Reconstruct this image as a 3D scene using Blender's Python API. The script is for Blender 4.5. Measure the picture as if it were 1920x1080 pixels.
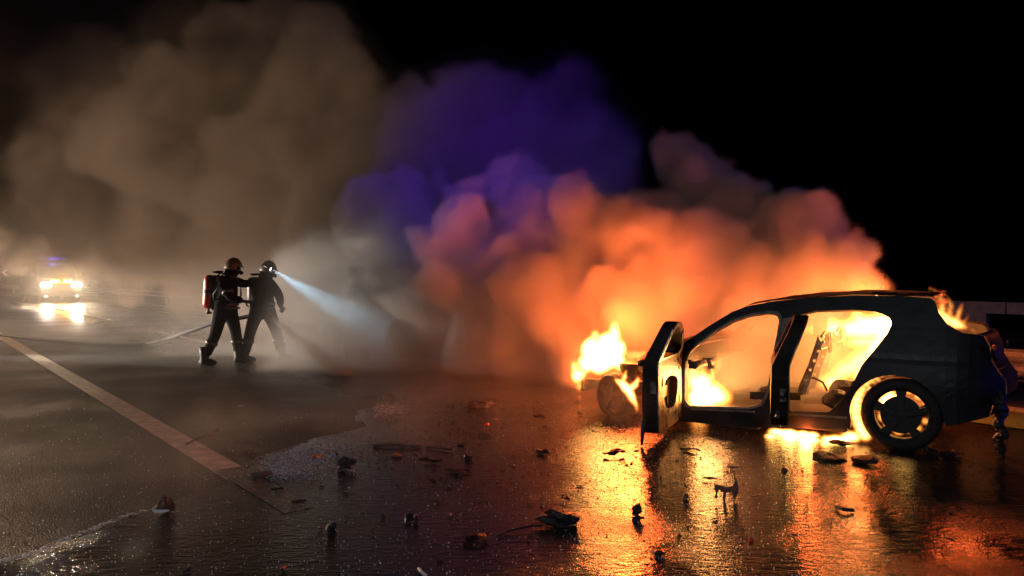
import bpy, bmesh, math, random
import numpy as np
from mathutils import Vector, Matrix

sc = bpy.context.scene
for o in list(bpy.data.objects):
    bpy.data.objects.remove(o)
R = math.radians

# ------------------------------------------------------------------ camera
EYE = 1.5
FOC = 1387.0                     # focal length in pixels of the 1920 px wide photograph
PITCH = R(1.157)
cam_d = bpy.data.cameras.new('camera')
cam_d.sensor_width = 36.0
cam_d.lens = FOC / 1920 * 36
cam_d.clip_start = 0.05
cam_d.clip_end = 2000
cam = bpy.data.objects.new('camera', cam_d)
sc.collection.objects.link(cam)
cam.location = (0, 0, EYE)
cam.rotation_euler = (R(90) - PITCH, 0, 0)
sc.camera = cam

# ------------------------------------------------------------------ night sky
w = bpy.data.worlds.new('World')
sc.world = w
w.use_nodes = True
nt = w.node_tree
sky = nt.nodes.new('ShaderNodeTexSky')
sky.sky_type = 'NISHITA'
sky.sun_disc = False
sky.sun_elevation = R(-4)
sky.sun_rotation = R(200)
nt.links.new(sky.outputs[0], nt.nodes['Background'].inputs[0])
nt.nodes['Background'].inputs[1].default_value = 0.0004
w.cycles.sampling_method = 'NONE'

# ------------------------------------------------------------------ exposure and renderer
vs = sc.view_settings
vs.view_transform = 'Standard'
vs.look = 'None'
vs.exposure = 0.0
vs.gamma = 1.0
vs.use_curve_mapping = False
cy = sc.cycles
cy.use_denoising = True
cy.denoiser = 'OPENIMAGEDENOISE'
cy.max_bounces = 6
cy.diffuse_bounces = 2
cy.glossy_bounces = 3
cy.transmission_bounces = 4
cy.volume_bounces = 2
cy.transparent_max_bounces = 12
cy.volume_step_rate = 4.5
cy.volume_max_steps = 256
cy.sample_clamp_indirect = 6.0
cy.sample_clamp_direct = 0.0
cy.use_light_tree = True
cy.caustics_reflective = False
cy.caustics_refractive = False

rng = random.Random(11)


def ray(px, py):
    x = (px - 960) / FOC
    z = -(py - 540) / FOC
    return Vector((x, math.cos(PITCH) + z * math.sin(PITCH), -math.sin(PITCH) + z * math.cos(PITCH)))


def ground_at(px, py, z=0.0):
    r = ray(px, py)
    t = (EYE - z) / -r.z
    return Vector((r.x * t, r.y * t, z))


def at(px, py, Y):
    r = ray(px, py)
    t = Y / r.y
    return Vector((r.x * t, Y, EYE + r.z * t))


# road frame: U runs along the road (away to the left), V across it (to the right)
TH = R(39.9)
U = Vector((-math.sin(TH), math.cos(TH), 0))
V = Vector((math.cos(TH), math.sin(TH), 0))


def road(u, v, z=0.0):
    p = U * u + V * v
    return Vector((p.x, p.y, z))


# car frame: x forward from the rear axle, y out of the near (left) side, z up
CAR_O = Vector((3.24, 6.15, 0))
CAR_F = Vector((-0.839, 0.543, 0)).normalized()
CAR_ANG = math.atan2(CAR_F.y, CAR_F.x)
CAR_L = Vector((-CAR_F.y, CAR_F.x, 0))       # left side of the car, towards the camera


def car(x, y, z):
    return CAR_O + CAR_F * x + CAR_L * y + Vector((0, 0, z))


# ------------------------------------------------------------------ lamps
def lamp(name, kind, loc, energy, color, radius=0.1, aim=None, size=None, blend=0.3, parent=None):
    d = bpy.data.lights.new(name, kind)
    d.energy = energy
    d.color = color
    d.shadow_soft_size = radius
    if kind == 'SPOT':
        d.spot_size = size
        d.spot_blend = blend
    o = bpy.data.objects.new(name, d)
    sc.collection.objects.link(o)
    o.location = loc
    if aim is not None:
        o.rotation_euler = (Vector(aim) - Vector(loc)).to_track_quat('-Z', 'Y').to_euler()
    if parent:
        o.parent = parent
    return o


TORCH_W = 1150
HEAD_W = 600
FIRE = (1.0, 0.135, 0.024)
GLOW = (1.0, 0.40, 0.11)
# light of the flames themselves
lamp('engine_fire_light', 'POINT', car(2.80, -0.75, 0.90), 370, FIRE, 0.22)
lamp('cabin_front_fire_light', 'POINT', car(1.80, -0.6, 0.45), 40, GLOW, 0.15)
lamp('cabin_rear_fire_light', 'POINT', car(0.25, -0.8, 0.95), 110, GLOW, 0.18)
lamp('wheel_fire_light', 'POINT', car(0.36, -0.25, 0.3), 10, FIRE, 0.06)
lamp('ground_fire_light', 'POINT', car(0.75, -0.05, 0.07), 14, FIRE, 0.06)
lamp('hatch_fire_light', 'POINT', car(-0.48, -0.8, 1.36), 45, FIRE, 0.12)
lamp('far_window_fire_light', 'POINT', car(0.5, -2.05, 1.0), 160, FIRE, 0.2)
# blue flasher of a police car on the other carriageway, and the turning beacon beam of the fire engine behind the camera
lamp('blue_beacon_light', 'POINT', (13.5, 4.0, 1.3), 500, (0.07, 0.07, 1.0), 0.15)
lamp('turning_beacon_beam', 'SPOT', (-6.0, -5.0, 3.2), 9500, (0.17, 0.03, 1.0), 0.12, aim=at(985, 220, 13.5), size=R(21), blend=1.0)
# headlamps of the vehicles standing on the road beyond the picture's edge, then an added smoke lamp
lamp('headlamp_light', 'SPOT', (-27.0, 28.5, 2.0), 24000, (1.0, 0.64, 0.40), 0.15, aim=(-9.0, 14.6, 5.4), size=R(58), blend=0.85)
lamp('low_headlamp_light', 'SPOT', (-14.0, 13.4, 0.8), 10500, (1.0, 0.90, 0.78), 0.10, aim=(-2.0, 12.7, 0.55), size=R(20), blend=0.8)
lamp('near_smoke_fill_light', 'SPOT', (-18.0, 9.0, 1.8), 4700, (1.0, 0.60, 0.37), 0.15, aim=(-6.0, 19.0, 2.8), size=R(52), blend=0.8)  # added unseen lamp, brightens the left smoke from the near side
# unseen lamp added behind the camera to light pale metal and road
lamp('front_fill_light', 'SPOT', (-3.0, -4.0, 4.5), 620, (0.88, 0.95, 1.0), 0.2, aim=(-0.2, 5.0, 0), size=R(60), blend=0.8)

# ------------------------------------------------------------------ materials
def mat(name, c1, c2=None, scale=6.0, rough=(0.5, 0.7), metal=0.0, bump=0.0, bscale=40.0, coords='Object', emit=None, estr=0.0, spec=0.5, detail=6):
    m = bpy.data.materials.new(name)
    m.use_nodes = True
    N, L = m.node_tree.nodes, m.node_tree.links
    b = N['Principled BSDF']
    c2 = c2 or c1
    tc = N.new('ShaderNodeTexCoord')
    n1 = N.new('ShaderNodeTexNoise')
    n1.inputs['Scale'].default_value = scale
    n1.inputs['Detail'].default_value = detail
    n1.inputs['Roughness'].default_value = 0.65
    L.new(tc.outputs[coords], n1.inputs['Vector'])
    cr = N.new('ShaderNodeValToRGB')
    cr.color_ramp.elements[0].position = 0.35
    cr.color_ramp.elements[1].position = 0.65
    cr.color_ramp.elements[0].color = (*c1, 1)
    cr.color_ramp.elements[1].color = (*c2, 1)
    L.new(n1.outputs['Fac'], cr.inputs['Fac'])
    L.new(cr.outputs['Color'], b.inputs['Base Color'])
    mr = N.new('ShaderNodeMapRange')
    mr.inputs['From Min'].default_value = 0.3
    mr.inputs['From Max'].default_value = 0.7
    mr.inputs['To Min'].default_value = rough[0]
    mr.inputs['To Max'].default_value = rough[1]
    L.new(n1.outputs['Fac'], mr.inputs['Value'])
    L.new(mr.outputs['Result'], b.inputs['Roughness'])
    b.inputs['Metallic'].default_value = metal
    b.inputs['Specular IOR Level'].default_value = spec
    if bump > 0:
        n2 = N.new('ShaderNodeTexNoise')
        n2.inputs['Scale'].default_value = bscale
        n2.inputs['Detail'].default_value = 4
        L.new(tc.outputs[coords], n2.inputs['Vector'])
        bp = N.new('ShaderNodeBump')
        bp.inputs['Strength'].default_value = bump
        bp.inputs['Distance'].default_value = 0.02
        L.new(n2.outputs['Fac'], bp.inputs['Height'])
        L.new(bp.outputs['Normal'], b.inputs['Normal'])
    if emit:
        b.inputs['Emission Color'].default_value = (*emit, 1)
        b.inputs['Emission Strength'].default_value = estr
    return m


M = {}
M['burnt'] = mat('burnt_metal', (0.018, 0.013, 0.012), (0.06, 0.042, 0.034), 5, (0.5, 0.8), 0.0, 0.35, 30)
M['paint'] = mat('sooty_blue_paint', (0.005, 0.005, 0.009), (0.016, 0.015, 0.024), 4, (0.35, 0.65), 0.0, 0.12, 14)
M['ash'] = mat('ashen_metal', (0.10, 0.085, 0.075), (0.32, 0.29, 0.26), 7, (0.55, 0.85), 0.0, 0.3, 30)
M['bare'] = mat('bare_scorched_steel', (0.02, 0.016, 0.014), (0.42, 0.38, 0.34), 9, (0.2, 0.5), 0.6, 0.3, 30)
M['rubber'] = mat('burnt_rubber', (0.010, 0.009, 0.009), (0.026, 0.022, 0.02), 10, (0.6, 0.9), 0.0, 0.5, 30)
M['rim'] = mat('sooty_alloy', (0.012, 0.011, 0.011), (0.035, 0.03, 0.027), 6, (0.55, 0.8), 0.0, 0.2, 30)
M['char'] = mat('charred_plastic', (0.007, 0.006, 0.006), (0.03, 0.025, 0.022), 14, (0.35, 0.8), 0.0, 0.6, 35)
M['scrap'] = mat('sooty_scrap', (0.02, 0.016, 0.014), (0.09, 0.07, 0.06), 12, (0.3, 0.7), 0.2, 0.5, 30)
M['pale'] = mat('pale_plastic', (0.45, 0.43, 0.40), (0.68, 0.66, 0.62), 12, (0.4, 0.6))
M['red_scrap'] = mat('red_lens_plastic', (0.45, 0.02, 0.02), (0.6, 0.05, 0.03), 12, (0.15, 0.3))
M['orange_scrap'] = mat('orange_lens_plastic', (0.55, 0.12, 0.02), (0.7, 0.2, 0.03), 12, (0.15, 0.3))
M['galv'] = mat('galvanised_steel', (0.30, 0.30, 0.30), (0.44, 0.44, 0.43), 9, (0.38, 0.6), 0.55, 0.1, 20)
M['concrete'] = mat('concrete', (0.16, 0.15, 0.14), (0.26, 0.25, 0.23), 5, (0.6, 0.9), 0, 0.3, 30)
M['grass'] = mat('verge_grass', (0.035, 0.06, 0.012), (0.09, 0.12, 0.03), 14, (0.6, 0.9), 0, 0.9, 60)
M['soil'] = mat('dark_soil', (0.018, 0.018, 0.014), (0.04, 0.038, 0.026), 0.8, (0.8, 1.0), 0, 0.6, 8)
M['turnout'] = mat('turnout_cloth', (0.004, 0.004, 0.005), (0.009, 0.009, 0.010), 12, (0.8, 0.98), 0, 0.5, 26, spec=0.06)
M['boot'] = mat('boot_rubber', (0.005, 0.005, 0.005), (0.010, 0.010, 0.010), 12, (0.5, 0.7), 0, 0.2, 30)
M['band'] = mat('reflective_band', (0.06, 0.055, 0.045), (0.13, 0.12, 0.09), 30, (0.35, 0.5), 0.2)
M['helmet'] = mat('helmet_shell', (0.10, 0.075, 0.03), (0.16, 0.12, 0.05), 8, (0.25, 0.4))
M['helmet2'] = mat('dark_helmet_shell', (0.03, 0.03, 0.035), (0.06, 0.06, 0.065), 8, (0.25, 0.4))
M['cylinder'] = mat('red_cylinder_paint', (0.42, 0.012, 0.018), (0.55, 0.02, 0.025), 5, (0.3, 0.45))
M['black'] = mat('black_plastic', (0.008, 0.008, 0.008), (0.016, 0.016, 0.016), 9, (0.35, 0.6))
M['visor'] = mat('dark_visor', (0.01, 0.01, 0.012), None, 5, (0.08, 0.12))
M['skin'] = mat('skin', (0.30, 0.17, 0.12), (0.36, 0.21, 0.15), 10, (0.5, 0.6))
M['hose'] = mat('hose_jacket', (0.006, 0.006, 0.006), (0.014, 0.013, 0.012), 30, (0.7, 0.9), 0, 0.3, 90)
M['van'] = mat('van_paint', (0.03, 0.012, 0.012), (0.05, 0.02, 0.02), 3, (0.25, 0.4))
M['glass'] = mat('dark_glass', (0.006, 0.007, 0.009), None, 3, (0.05, 0.08))
M['headlamp'] = mat('lit_headlamp', (0.8, 0.8, 0.8), None, 3, (0.2, 0.2), emit=(1.0, 0.74, 0.38), estr=180)
M['fog'] = mat('lit_fog_lamp', (0.8, 0.8, 0.8), None, 3, (0.2, 0.2), emit=(1.0, 0.74, 0.38), estr=160)
M['amber'] = mat('lit_amber_lamp', (0.8, 0.4, 0.05), None, 3, (0.2, 0.2), emit=(1.0, 0.45, 0.01), estr=150)
M['bluelamp'] = mat('lit_blue_lamp', (0.05, 0.08, 0.8), None, 3, (0.2, 0.2), emit=(0.10, 0.12, 1.0), estr=0.8)
M['torch'] = mat('lit_torch_lens', (0.8, 0.8, 0.8), None, 3, (0.2, 0.2), emit=(0.7, 0.9, 1.0), estr=60)
M['sign'] = mat('sign_back', (0.02, 0.02, 0.025), None, 3, (0.5, 0.6))
M['retro'] = mat('retro_glow_chevron', (0.75, 0.62, 0.60), None, 3, (0.3, 0.4), emit=(1.0, 0.62, 0.58), estr=0.35)  # reflective sheet, no lamp: emission stands in for returned headlamp light
M['bark'] = mat('bark', (0.006, 0.006, 0.006), (0.014, 0.012, 0.011), 9, (0.8, 1.0), 0, 0.6, 20)
M['leaf'] = mat('leaves', (0.006, 0.010, 0.005), (0.014, 0.02, 0.009), 3, (0.6, 0.8))
M['foam'] = mat('foam_lip', (0.78, 0.78, 0.76), (0.88, 0.88, 0.87), 20, (0.4, 0.6), 0, 0.2, 60)
M['foam_sheen'] = mat('foam_sheen', (0.40, 0.46, 0.54), (0.62, 0.70, 0.80), 20, (0.15, 0.35), 0, 0.3, 60)
M['crystal'] = mat('broken_glass', (0.7, 0.72, 0.7), (0.85, 0.87, 0.85), 40, (0.05, 0.2), 0.0)


def asphalt_material():
    m = bpy.data.materials.new('wet_asphalt')
    m.use_nodes = True
    N, L = m.node_tree.nodes, m.node_tree.links
    b = N['Principled BSDF']
    tc = N.new('ShaderNodeTexCoord')

    def noise(scale, detail=3, rough=0.6):
        n = N.new('ShaderNodeTexNoise')
        n.inputs['Scale'].default_value = scale
        n.inputs['Detail'].default_value = detail
        n.inputs['Roughness'].default_value = rough
        L.new(tc.outputs['Object'], n.inputs['Vector'])
        return n
    big = noise(0.7, 4)
    stone = N.new('ShaderNodeTexVoronoi')
    stone.inputs['Scale'].default_value = 105
    stone.inputs['Randomness'].default_value = 1.0
    L.new(tc.outputs['Object'], stone.inputs['Vector'])
    wear = noise(19, 5, 0.7)
    fine = noise(230, 2)
    cr = N.new('ShaderNodeValToRGB')
    cr.color_ramp.elements[0].position = 0.3
    cr.color_ramp.elements[1].position = 0.75
    cr.color_ramp.elements[0].color = (0.018, 0.017, 0.017, 1)
    cr.color_ramp.elements[1].color = (0.055, 0.052, 0.048, 1)
    L.new(big.outputs['Fac'], cr.inputs['Fac'])
    hsv = N.new('ShaderNodeMixRGB')
    hsv.blend_type = 'MULTIPLY'
    hsv.inputs['Fac'].default_value = 0.55
    L.new(cr.outputs['Color'], hsv.inputs['Color1'])
    L.new(stone.outputs['Color'], hsv.inputs['Color2'])
    bw = N.new('ShaderNodeRGBToBW')
    L.new(hsv.outputs['Color'], bw.inputs[0])
    L.new(bw.outputs[0], b.inputs['Base Color'])
    # the lane is wetter than the shoulder on the near side of the solid line
    dt_ = N.new('ShaderNodeVectorMath')
    dt_.operation = 'DOT_PRODUCT'
    L.new(tc.outputs['Object'], dt_.inputs[0])
    dt_.inputs[1].default_value = V
    wet = N.new('ShaderNodeMapRange')
    wet.interpolation_type = 'SMOOTHSTEP'
    wet.inputs['From Min'].default_value = 2.4
    wet.inputs['From Max'].default_value = 5.2
    L.new(dt_.outputs['Value'], wet.inputs['Value'])

    def mapped(src, f0, f1, t0, t1):
        m_ = N.new('ShaderNodeMapRange')
        for nm, v_ in (('From Min', f0), ('From Max', f1), ('To Min', t0), ('To Max', t1)):
            m_.inputs[nm].default_value = v_
        L.new(src, m_.inputs['Value'])
        return m_
    dry_r = mapped(big.outputs['Fac'], 0.35, 0.68, 0.5, 0.8)
    wet_r = mapped(big.outputs['Fac'], 0.35, 0.68, 0.10, 0.30)
    mx = N.new('ShaderNodeMix')
    L.new(wet.outputs['Result'], mx.inputs[0])
    L.new(dry_r.outputs['Result'], mx.inputs[2])
    L.new(wet_r.outputs['Result'], mx.inputs[3])
    L.new(mx.outputs[0], b.inputs['Roughness'])
    sp = mapped(wet.outputs['Result'], 0.0, 1.0, 0.14, 0.34)
    L.new(sp.outputs['Result'], b.inputs['Specular IOR Level'])
    b1 = N.new('ShaderNodeBump')
    b1.inputs['Strength'].default_value = 1.0
    b1.inputs['Distance'].default_value = 0.012
    b1.invert = True
    hs = N.new('ShaderNodeMath')
    hs.operation = 'MULTIPLY_ADD'
    L.new(wear.outputs['Fac'], hs.inputs[0])
    hs.inputs[1].default_value = -1.6
    L.new(stone.outputs['Distance'], hs.inputs[2])
    L.new(hs.outputs[0], b1.inputs['Height'])
    b2 = N.new('ShaderNodeBump')
    b2.inputs['Strength'].default_value = 0.5
    b2.inputs['Distance'].default_value = 0.003
    L.new(fine.outputs['Fac'], b2.inputs['Height'])
    L.new(b1.outputs['Normal'], b2.inputs['Normal'])
    L.new(b2.outputs['Normal'], b.inputs['Normal'])
    return m


def water_material():
    """water running over asphalt: smooth, slightly rippled, dark"""
    m = bpy.data.materials.new('water_film')
    m.use_nodes = True
    N, L = m.node_tree.nodes, m.node_tree.links
    b = N['Principled BSDF']
    tc = N.new('ShaderNodeTexCoord')
    mp = N.new('ShaderNodeMapping')
    mp.inputs['Scale'].default_value = (1.0, 2.2, 1.0)
    mp.inputs['Rotation'].default_value = (0, 0, R(8))
    L.new(tc.outputs['Object'], mp.inputs['Vector'])

    def noise(scale, detail, vec, rough=0.55):
        n = N.new('ShaderNodeTexNoise')
        n.inputs['Scale'].default_value = scale
        n.inputs['Detail'].default_value = detail
        n.inputs['Roughness'].default_value = rough
        L.new(vec, n.inputs['Vector'])
        return n
    rip = noise(11, 4, mp.outputs[0], 0.65)
    big = noise(1.3, 6, tc.outputs['Object'], 0.62)
    grit = noise(75, 3, tc.outputs['Object'], 0.7)
    cr = N.new('ShaderNodeValToRGB')
    cr.color_ramp.elements[0].position = 0.35
    cr.color_ramp.elements[1].position = 0.7
    cr.color_ramp.elements[0].color = (0.012, 0.011, 0.010, 1)
    cr.color_ramp.elements[1].color = (0.045, 0.040, 0.036, 1)
    L.new(big.outputs['Fac'], cr.inputs['Fac'])
    L.new(cr.outputs['Color'], b.inputs['Base Color'])
    mr = N.new('ShaderNodeMapRange')
    mr.inputs['From Min'].default_value = 0.42
    mr.inputs['From Max'].default_value = 0.62
    mr.inputs['To Min'].default_value = 0.06
    mr.inputs['To Max'].default_value = 0.25
    L.new(big.outputs['Fac'], mr.inputs['Value'])
    L.new(mr.outputs['Result'], b.inputs['Roughness'])
    b.inputs['IOR'].default_value = 1.38
    b1 = N.new('ShaderNodeBump')
    b1.inputs['Strength'].default_value = 0.6
    b1.inputs['Distance'].default_value = 0.010
    L.new(rip.outputs['Fac'], b1.inputs['Height'])
    b2 = N.new('ShaderNodeBump')
    pr = N.new('ShaderNodeMapRange')      # still pools between patches where the stones show through
    pr.inputs['From Min'].default_value = 0.45
    pr.inputs['From Max'].default_value = 0.60
    pr.inputs['To Min'].default_value = 0.12
    pr.inputs['To Max'].default_value = 0.6
    L.new(big.outputs['Fac'], pr.inputs['Value'])
    L.new(pr.outputs['Result'], b2.inputs['Strength'])
    b2.inputs['Distance'].default_value = 0.006
    L.new(grit.outputs['Fac'], b2.inputs['Height'])
    L.new(b1.outputs['Normal'], b2.inputs['Normal'])
    L.new(b2.outputs['Normal'], b.inputs['Normal'])
    return m


def marking_material():
    """worn white paint with grit and soot"""
    m = mat('worn_road_paint', (0.30, 0.24, 0.18), (0.72, 0.60, 0.48), 9, (0.3, 0.6), 0, 0.5, 60)
    return m


M['asphalt'] = asphalt_material()
M['water'] = water_material()
M['marking'] = marking_material()


# ------------------------------------------------------------------ mesh helpers
def add_box(bm, c, s, rot=None):
    r = bmesh.ops.create_cube(bm, size=1.0)
    mt = Matrix.Translation(c) @ (rot.to_4x4() if rot else Matrix()) @ Matrix.Diagonal((*s, 1))
    bmesh.ops.transform(bm, matrix=mt, verts=r['verts'])
    return r['verts']


def add_tube(bm, pts, rad, seg=10, caps=True, flat=1.0):
    pts = [Vector(p) for p in pts]
    if not hasattr(rad, '__len__'):
        rad = [rad] * len(pts)
    rings = []
    up = Vector((0, 0, 1))
    for i, p in enumerate(pts):
        t = (pts[min(i + 1, len(pts) - 1)] - pts[max(i - 1, 0)]).normalized()
        a = t.cross(up if abs(t.z) < 0.95 else Vector((1, 0, 0))).normalized()
        b = a.cross(t).normalized()
        rings.append([bm.verts.new(p + (a * math.cos(q) + b * math.sin(q) * flat) * rad[i])
                      for q in [2 * math.pi * k / seg for k in range(seg)]])
    for r0, r1 in zip(rings, rings[1:]):
        for k in range(seg):
            bm.faces.new((r0[k], r0[(k + 1) % seg], r1[(k + 1) % seg], r1[k]))
    if caps:
        bm.faces.new(rings[0][::-1])
        bm.faces.new(rings[-1])


def add_lathe(bm, prof, mt, seg=32):
    """profile of (radius, height) turned about the local z axis, placed by a matrix"""
    rings = []
    for r, h in prof:
        rings.append([bm.verts.new(mt @ Vector((r * math.cos(2 * math.pi * k / seg), r * math.sin(2 * math.pi * k / seg), h))) for k in range(seg)])
    for r0, r1 in zip(rings, rings[1:]):
        for k in range(seg):
            bm.faces.new((r0[k], r0[(k + 1) % seg], r1[(k + 1) % seg], r1[k]))
    if prof[0][0] > 1e-4:
        bm.faces.new(rings[0][::-1])
    if prof[-1][0] > 1e-4:
        bm.faces.new(rings[-1])


def add_blob(bm, c, s, seed=0, rough=0.25, sub=2, rot=None):
    r = bmesh.ops.create_icosphere(bm, subdivisions=sub, radius=1.0)
    q = random.Random(seed)
    ph = [Vector((q.uniform(-1, 1), q.uniform(-1, 1), q.uniform(-1, 1))) * 3.2 for _ in range(5)]
    of = [q.uniform(0, 6.28) for _ in range(5)]
    for v in r['verts']:
        k = 1 + rough * sum(math.sin(v.co.dot(p) + o) for p, o in zip(ph, of)) / 2.2 + rough * q.uniform(-0.35, 0.35)
        co = v.co * k
        co = Vector((co.x * s[0], co.y * s[1], co.z * s[2]))
        if rot:
            co = rot @ co
        v.co = co + Vector(c)
    return r['verts']


def plate(outer, holes=(), cuts_x=(), cuts_z=(), fn=None, thick=0.0):
    """flat sheet in (x, z) with holes, cut into strips, bent by fn(x, z) -> Vector, thickened"""
    bm = bmesh.new()
    edges = []
    for loop in [outer, *holes]:
        vs_ = [bm.verts.new((p[0], 0, p[1])) for p in loop]
        for a, b in zip(vs_, vs_[1:] + vs_[:1]):
            edges.append(bm.edges.new((a, b)))
    bmesh.ops.triangle_fill(bm, use_beauty=True, use_dissolve=False, edges=edges, normal=(0, -1, 0))
    for x in cuts_x:
        bmesh.ops.bisect_plane(bm, geom=bm.verts[:] + bm.edges[:] + bm.faces[:], plane_co=(x, 0, 0), plane_no=(1, 0, 0))
    for z in cuts_z:
        bmesh.ops.bisect_plane(bm, geom=bm.verts[:] + bm.edges[:] + bm.faces[:], plane_co=(0, 0, z), plane_no=(0, 0, 1))
    if fn:
        for v in bm.verts:
            v.co = fn(v.co.x, v.co.z)
    bmesh.ops.recalc_face_normals(bm, faces=bm.faces[:])
    if thick:
        bmesh.ops.solidify(bm, geom=bm.faces[:], thickness=thick)
    return bm


def rounded(pts, r=0.04, n=4):
    """round the corners of a polygon"""
    out = []
    k = len(pts)
    for i in range(k):
        p = Vector(pts[i])
        a = Vector(pts[i - 1]) - p
        b = Vector(pts[(i + 1) % k]) - p
        ra = min(r, a.length * 0.45)
        rb = min(r, b.length * 0.45)
        p0 = p + a.normalized() * ra
        p1 = p + b.normalized() * rb
        for j in range(n + 1):
            t = j / n
            q = p0 * (1 - t) ** 2 + p * 2 * t * (1 - t) + p1 * t ** 2
            out.append((q.x, q.y))
    return out


def obj(name, bm, m, parent=None, smooth=False, loc=None, rotz=None):
    me = bpy.data.meshes.new(name)
    bmesh.ops.recalc_face_normals(bm, faces=bm.faces[:])
    bm.to_mesh(me)
    bm.free()
    me.materials.append(m if not isinstance(m, str) else M[m])
    if smooth:
        me.polygons.foreach_set('use_smooth', [True] * len(me.polygons))
    o = bpy.data.objects.new(name, me)
    sc.collection.objects.link(o)
    if parent:
        o.parent = parent
    if loc is not None:
        o.location = loc
    if rotz is not None:
        o.rotation_euler = (0, 0, rotz)
    return o


def tag(o, label, cat, group=None):
    o['label'] = label
    o['category'] = cat
    if group:
        o['group'] = group
    return o


def thing(name, label, cat, loc=(0, 0, 0), rotz=0.0, group=None):
    o = bpy.data.objects.new(name, None)
    sc.collection.objects.link(o)
    o.location = loc
    o.rotation_euler = (0, 0, rotz)
    o.empty_display_size = 0.2
    return tag(o, label, cat, group)


def structure(o):
    o['kind'] = 'structure'
    return o


# ------------------------------------------------------------------ ground, road, verge
def bend(u):
    """the road swings to the left beyond 35 m"""
    if u < 35:
        return 0.0
    if u < 95:
        return -0.0035 * (u - 35) ** 2
    return -12.6 - 0.42 * (u - 95)


def rp(u, v, z=0.0):
    return road(u, v + bend(u), z)


UST = [-60, -30, -15, -8, -4, 0, 4, 8, 12, 16, 20, 25, 30, 35, 40, 45, 50, 55, 60, 65, 70, 75, 80, 85, 90, 95, 120, 160]


def strip(name, v0, v1, z, m, us=UST, parent=None, z1=None):
    bm = bmesh.new()
    rows = [(bm.verts.new(rp(u, v0, z)), bm.verts.new(rp(u, v1, z if z1 is None else z1))) for u in us]
    for a, b in zip(rows, rows[1:]):
        bm.faces.new((a[0], b[0], b[1], a[1]))
    return obj(name, bm, m, parent)


bm = bmesh.new()
bmesh.ops.create_grid(bm, x_segments=8, y_segments=8, size=700)
structure(obj('ground', bm, 'soil', loc=(0, 300, -0.06)))
road_o = structure(strip('road', -9.0, 8.2, 0.0, M['asphalt']))
structure(strip('far_carriageway', 11.6, 19.2, -0.01, M['asphalt']))
structure(strip('verge', 8.2, 9.0, 0.02, M['grass'], z1=0.05))
bm = bmesh.new()
for i, (a, b) in enumerate(zip(UST, UST[1:])):
    q = [rp(a, 9.0, 0.07), rp(b, 9.0, 0.07), rp(b, 9.16, 0.07), rp(a, 9.16, 0.07)]
    top = [bm.verts.new(p) for p in q]
    bot = [bm.verts.new(p - Vector((0, 0, 0.12))) for p in q]
    bm.faces.new(top)
    for k in range(4):
        bm.faces.new((top[k], bot[k], bot[(k + 1) % 4], top[(k + 1) % 4]))
structure(obj('kerb', bm, 'concrete'))
# painted lines
structure(strip('solid_line', 1.83, 2.05, 0.004, M['marking'], parent=None))
M['marking_wet'] = mat('drowned_road_paint', (0.03, 0.025, 0.02), (0.15, 0.12, 0.10), 11, (0.12, 0.4), 0, 0.4, 60)
structure(strip('drowned_line', 1.84, 2.04, 0.0102, M['marking_wet'], us=[4.4, 5.0, 5.7]))
bm = bmesh.new()
for u0 in (16.2, 25.6, 33.5, 41.0):
    a, b = u0, u0 + 4.6
    vs_ = [bm.verts.new(rp(u, v, 0.004)) for u, v in ((a, 5.08), (b, 5.08), (b, 5.24), (a, 5.24))]
    bm.faces.new(vs_)
for u0 in (-20.0, -7.0):
    vs_ = [bm.verts.new(rp(u, v, 0.004)) for u, v in ((u0, 5.08), (u0 + 4.6, 5.08), (u0 + 4.6, 5.24), (u0, 5.24))]
    bm.faces.new(vs_)
structure(obj('dashed_line', bm, M['marking']))
structure(strip('edge_line', 7.86, 8.02, 0.004, M['marking']))
structure(strip('far_edge_line', 12.0, 12.2, -0.006, M['marking']))

# the water that runs off the fire lies over the asphalt with a ragged edge
edge_px = [(-260, 1150), (-60, 1075), (60, 1042), (135, 1010), (200, 985), (255, 966), (300, 954), (350, 934), (420, 902), (470, 893), (492, 872), (505, 855), (545, 842), (590, 824), (640, 812),
           (690, 800), (668, 788), (672, 779), (700, 764), (738, 752), (746, 742), (735, 734), (760, 726), (830, 720), (920, 716), (1010, 708), (1100, 712)]
edge = [ground_at(x, y) for x, y in edge_px]
edge += [Vector((1.5, 11.2, 0)), Vector((4.0, 9.6, 0)), Vector((5.5, 7.6, 0)), Vector((5.2, 5.4, 0)), Vector((4.6, 3.0, 0)), Vector((3.5, 1.2, 0)), Vector((-1.5, 1.2, 0)), Vector((-3.0, 2.4, 0))]
fine = []
for i in range(len(edge)):
    a, b = edge[i], edge[(i + 1) % len(edge)]
    n = max(1, int((b - a).length / 0.06))
    for k in range(n):
        p = a.lerp(b, k / n)
        fine.append(p + Vector((rng.uniform(-1, 1), rng.uniform(-1, 1), 0)) * 0.03 + Vector((math.sin(p.x * 9.1 + p.y * 4), math.sin(p.y * 8.3 - p.x * 3), 0)) * 0.05)
bm = bmesh.new()
vs_ = [bm.verts.new((p.x, p.y, 0.008)) for p in fine]
es_ = [bm.edges.new((vs_[i], vs_[(i + 1) % len(vs_)])) for i in range(len(vs_))]
bmesh.ops.triangle_fill(bm, use_beauty=True, edges=es_, normal=(0, 0, 1))
structure(obj('water', bm, M['water']))
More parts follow.
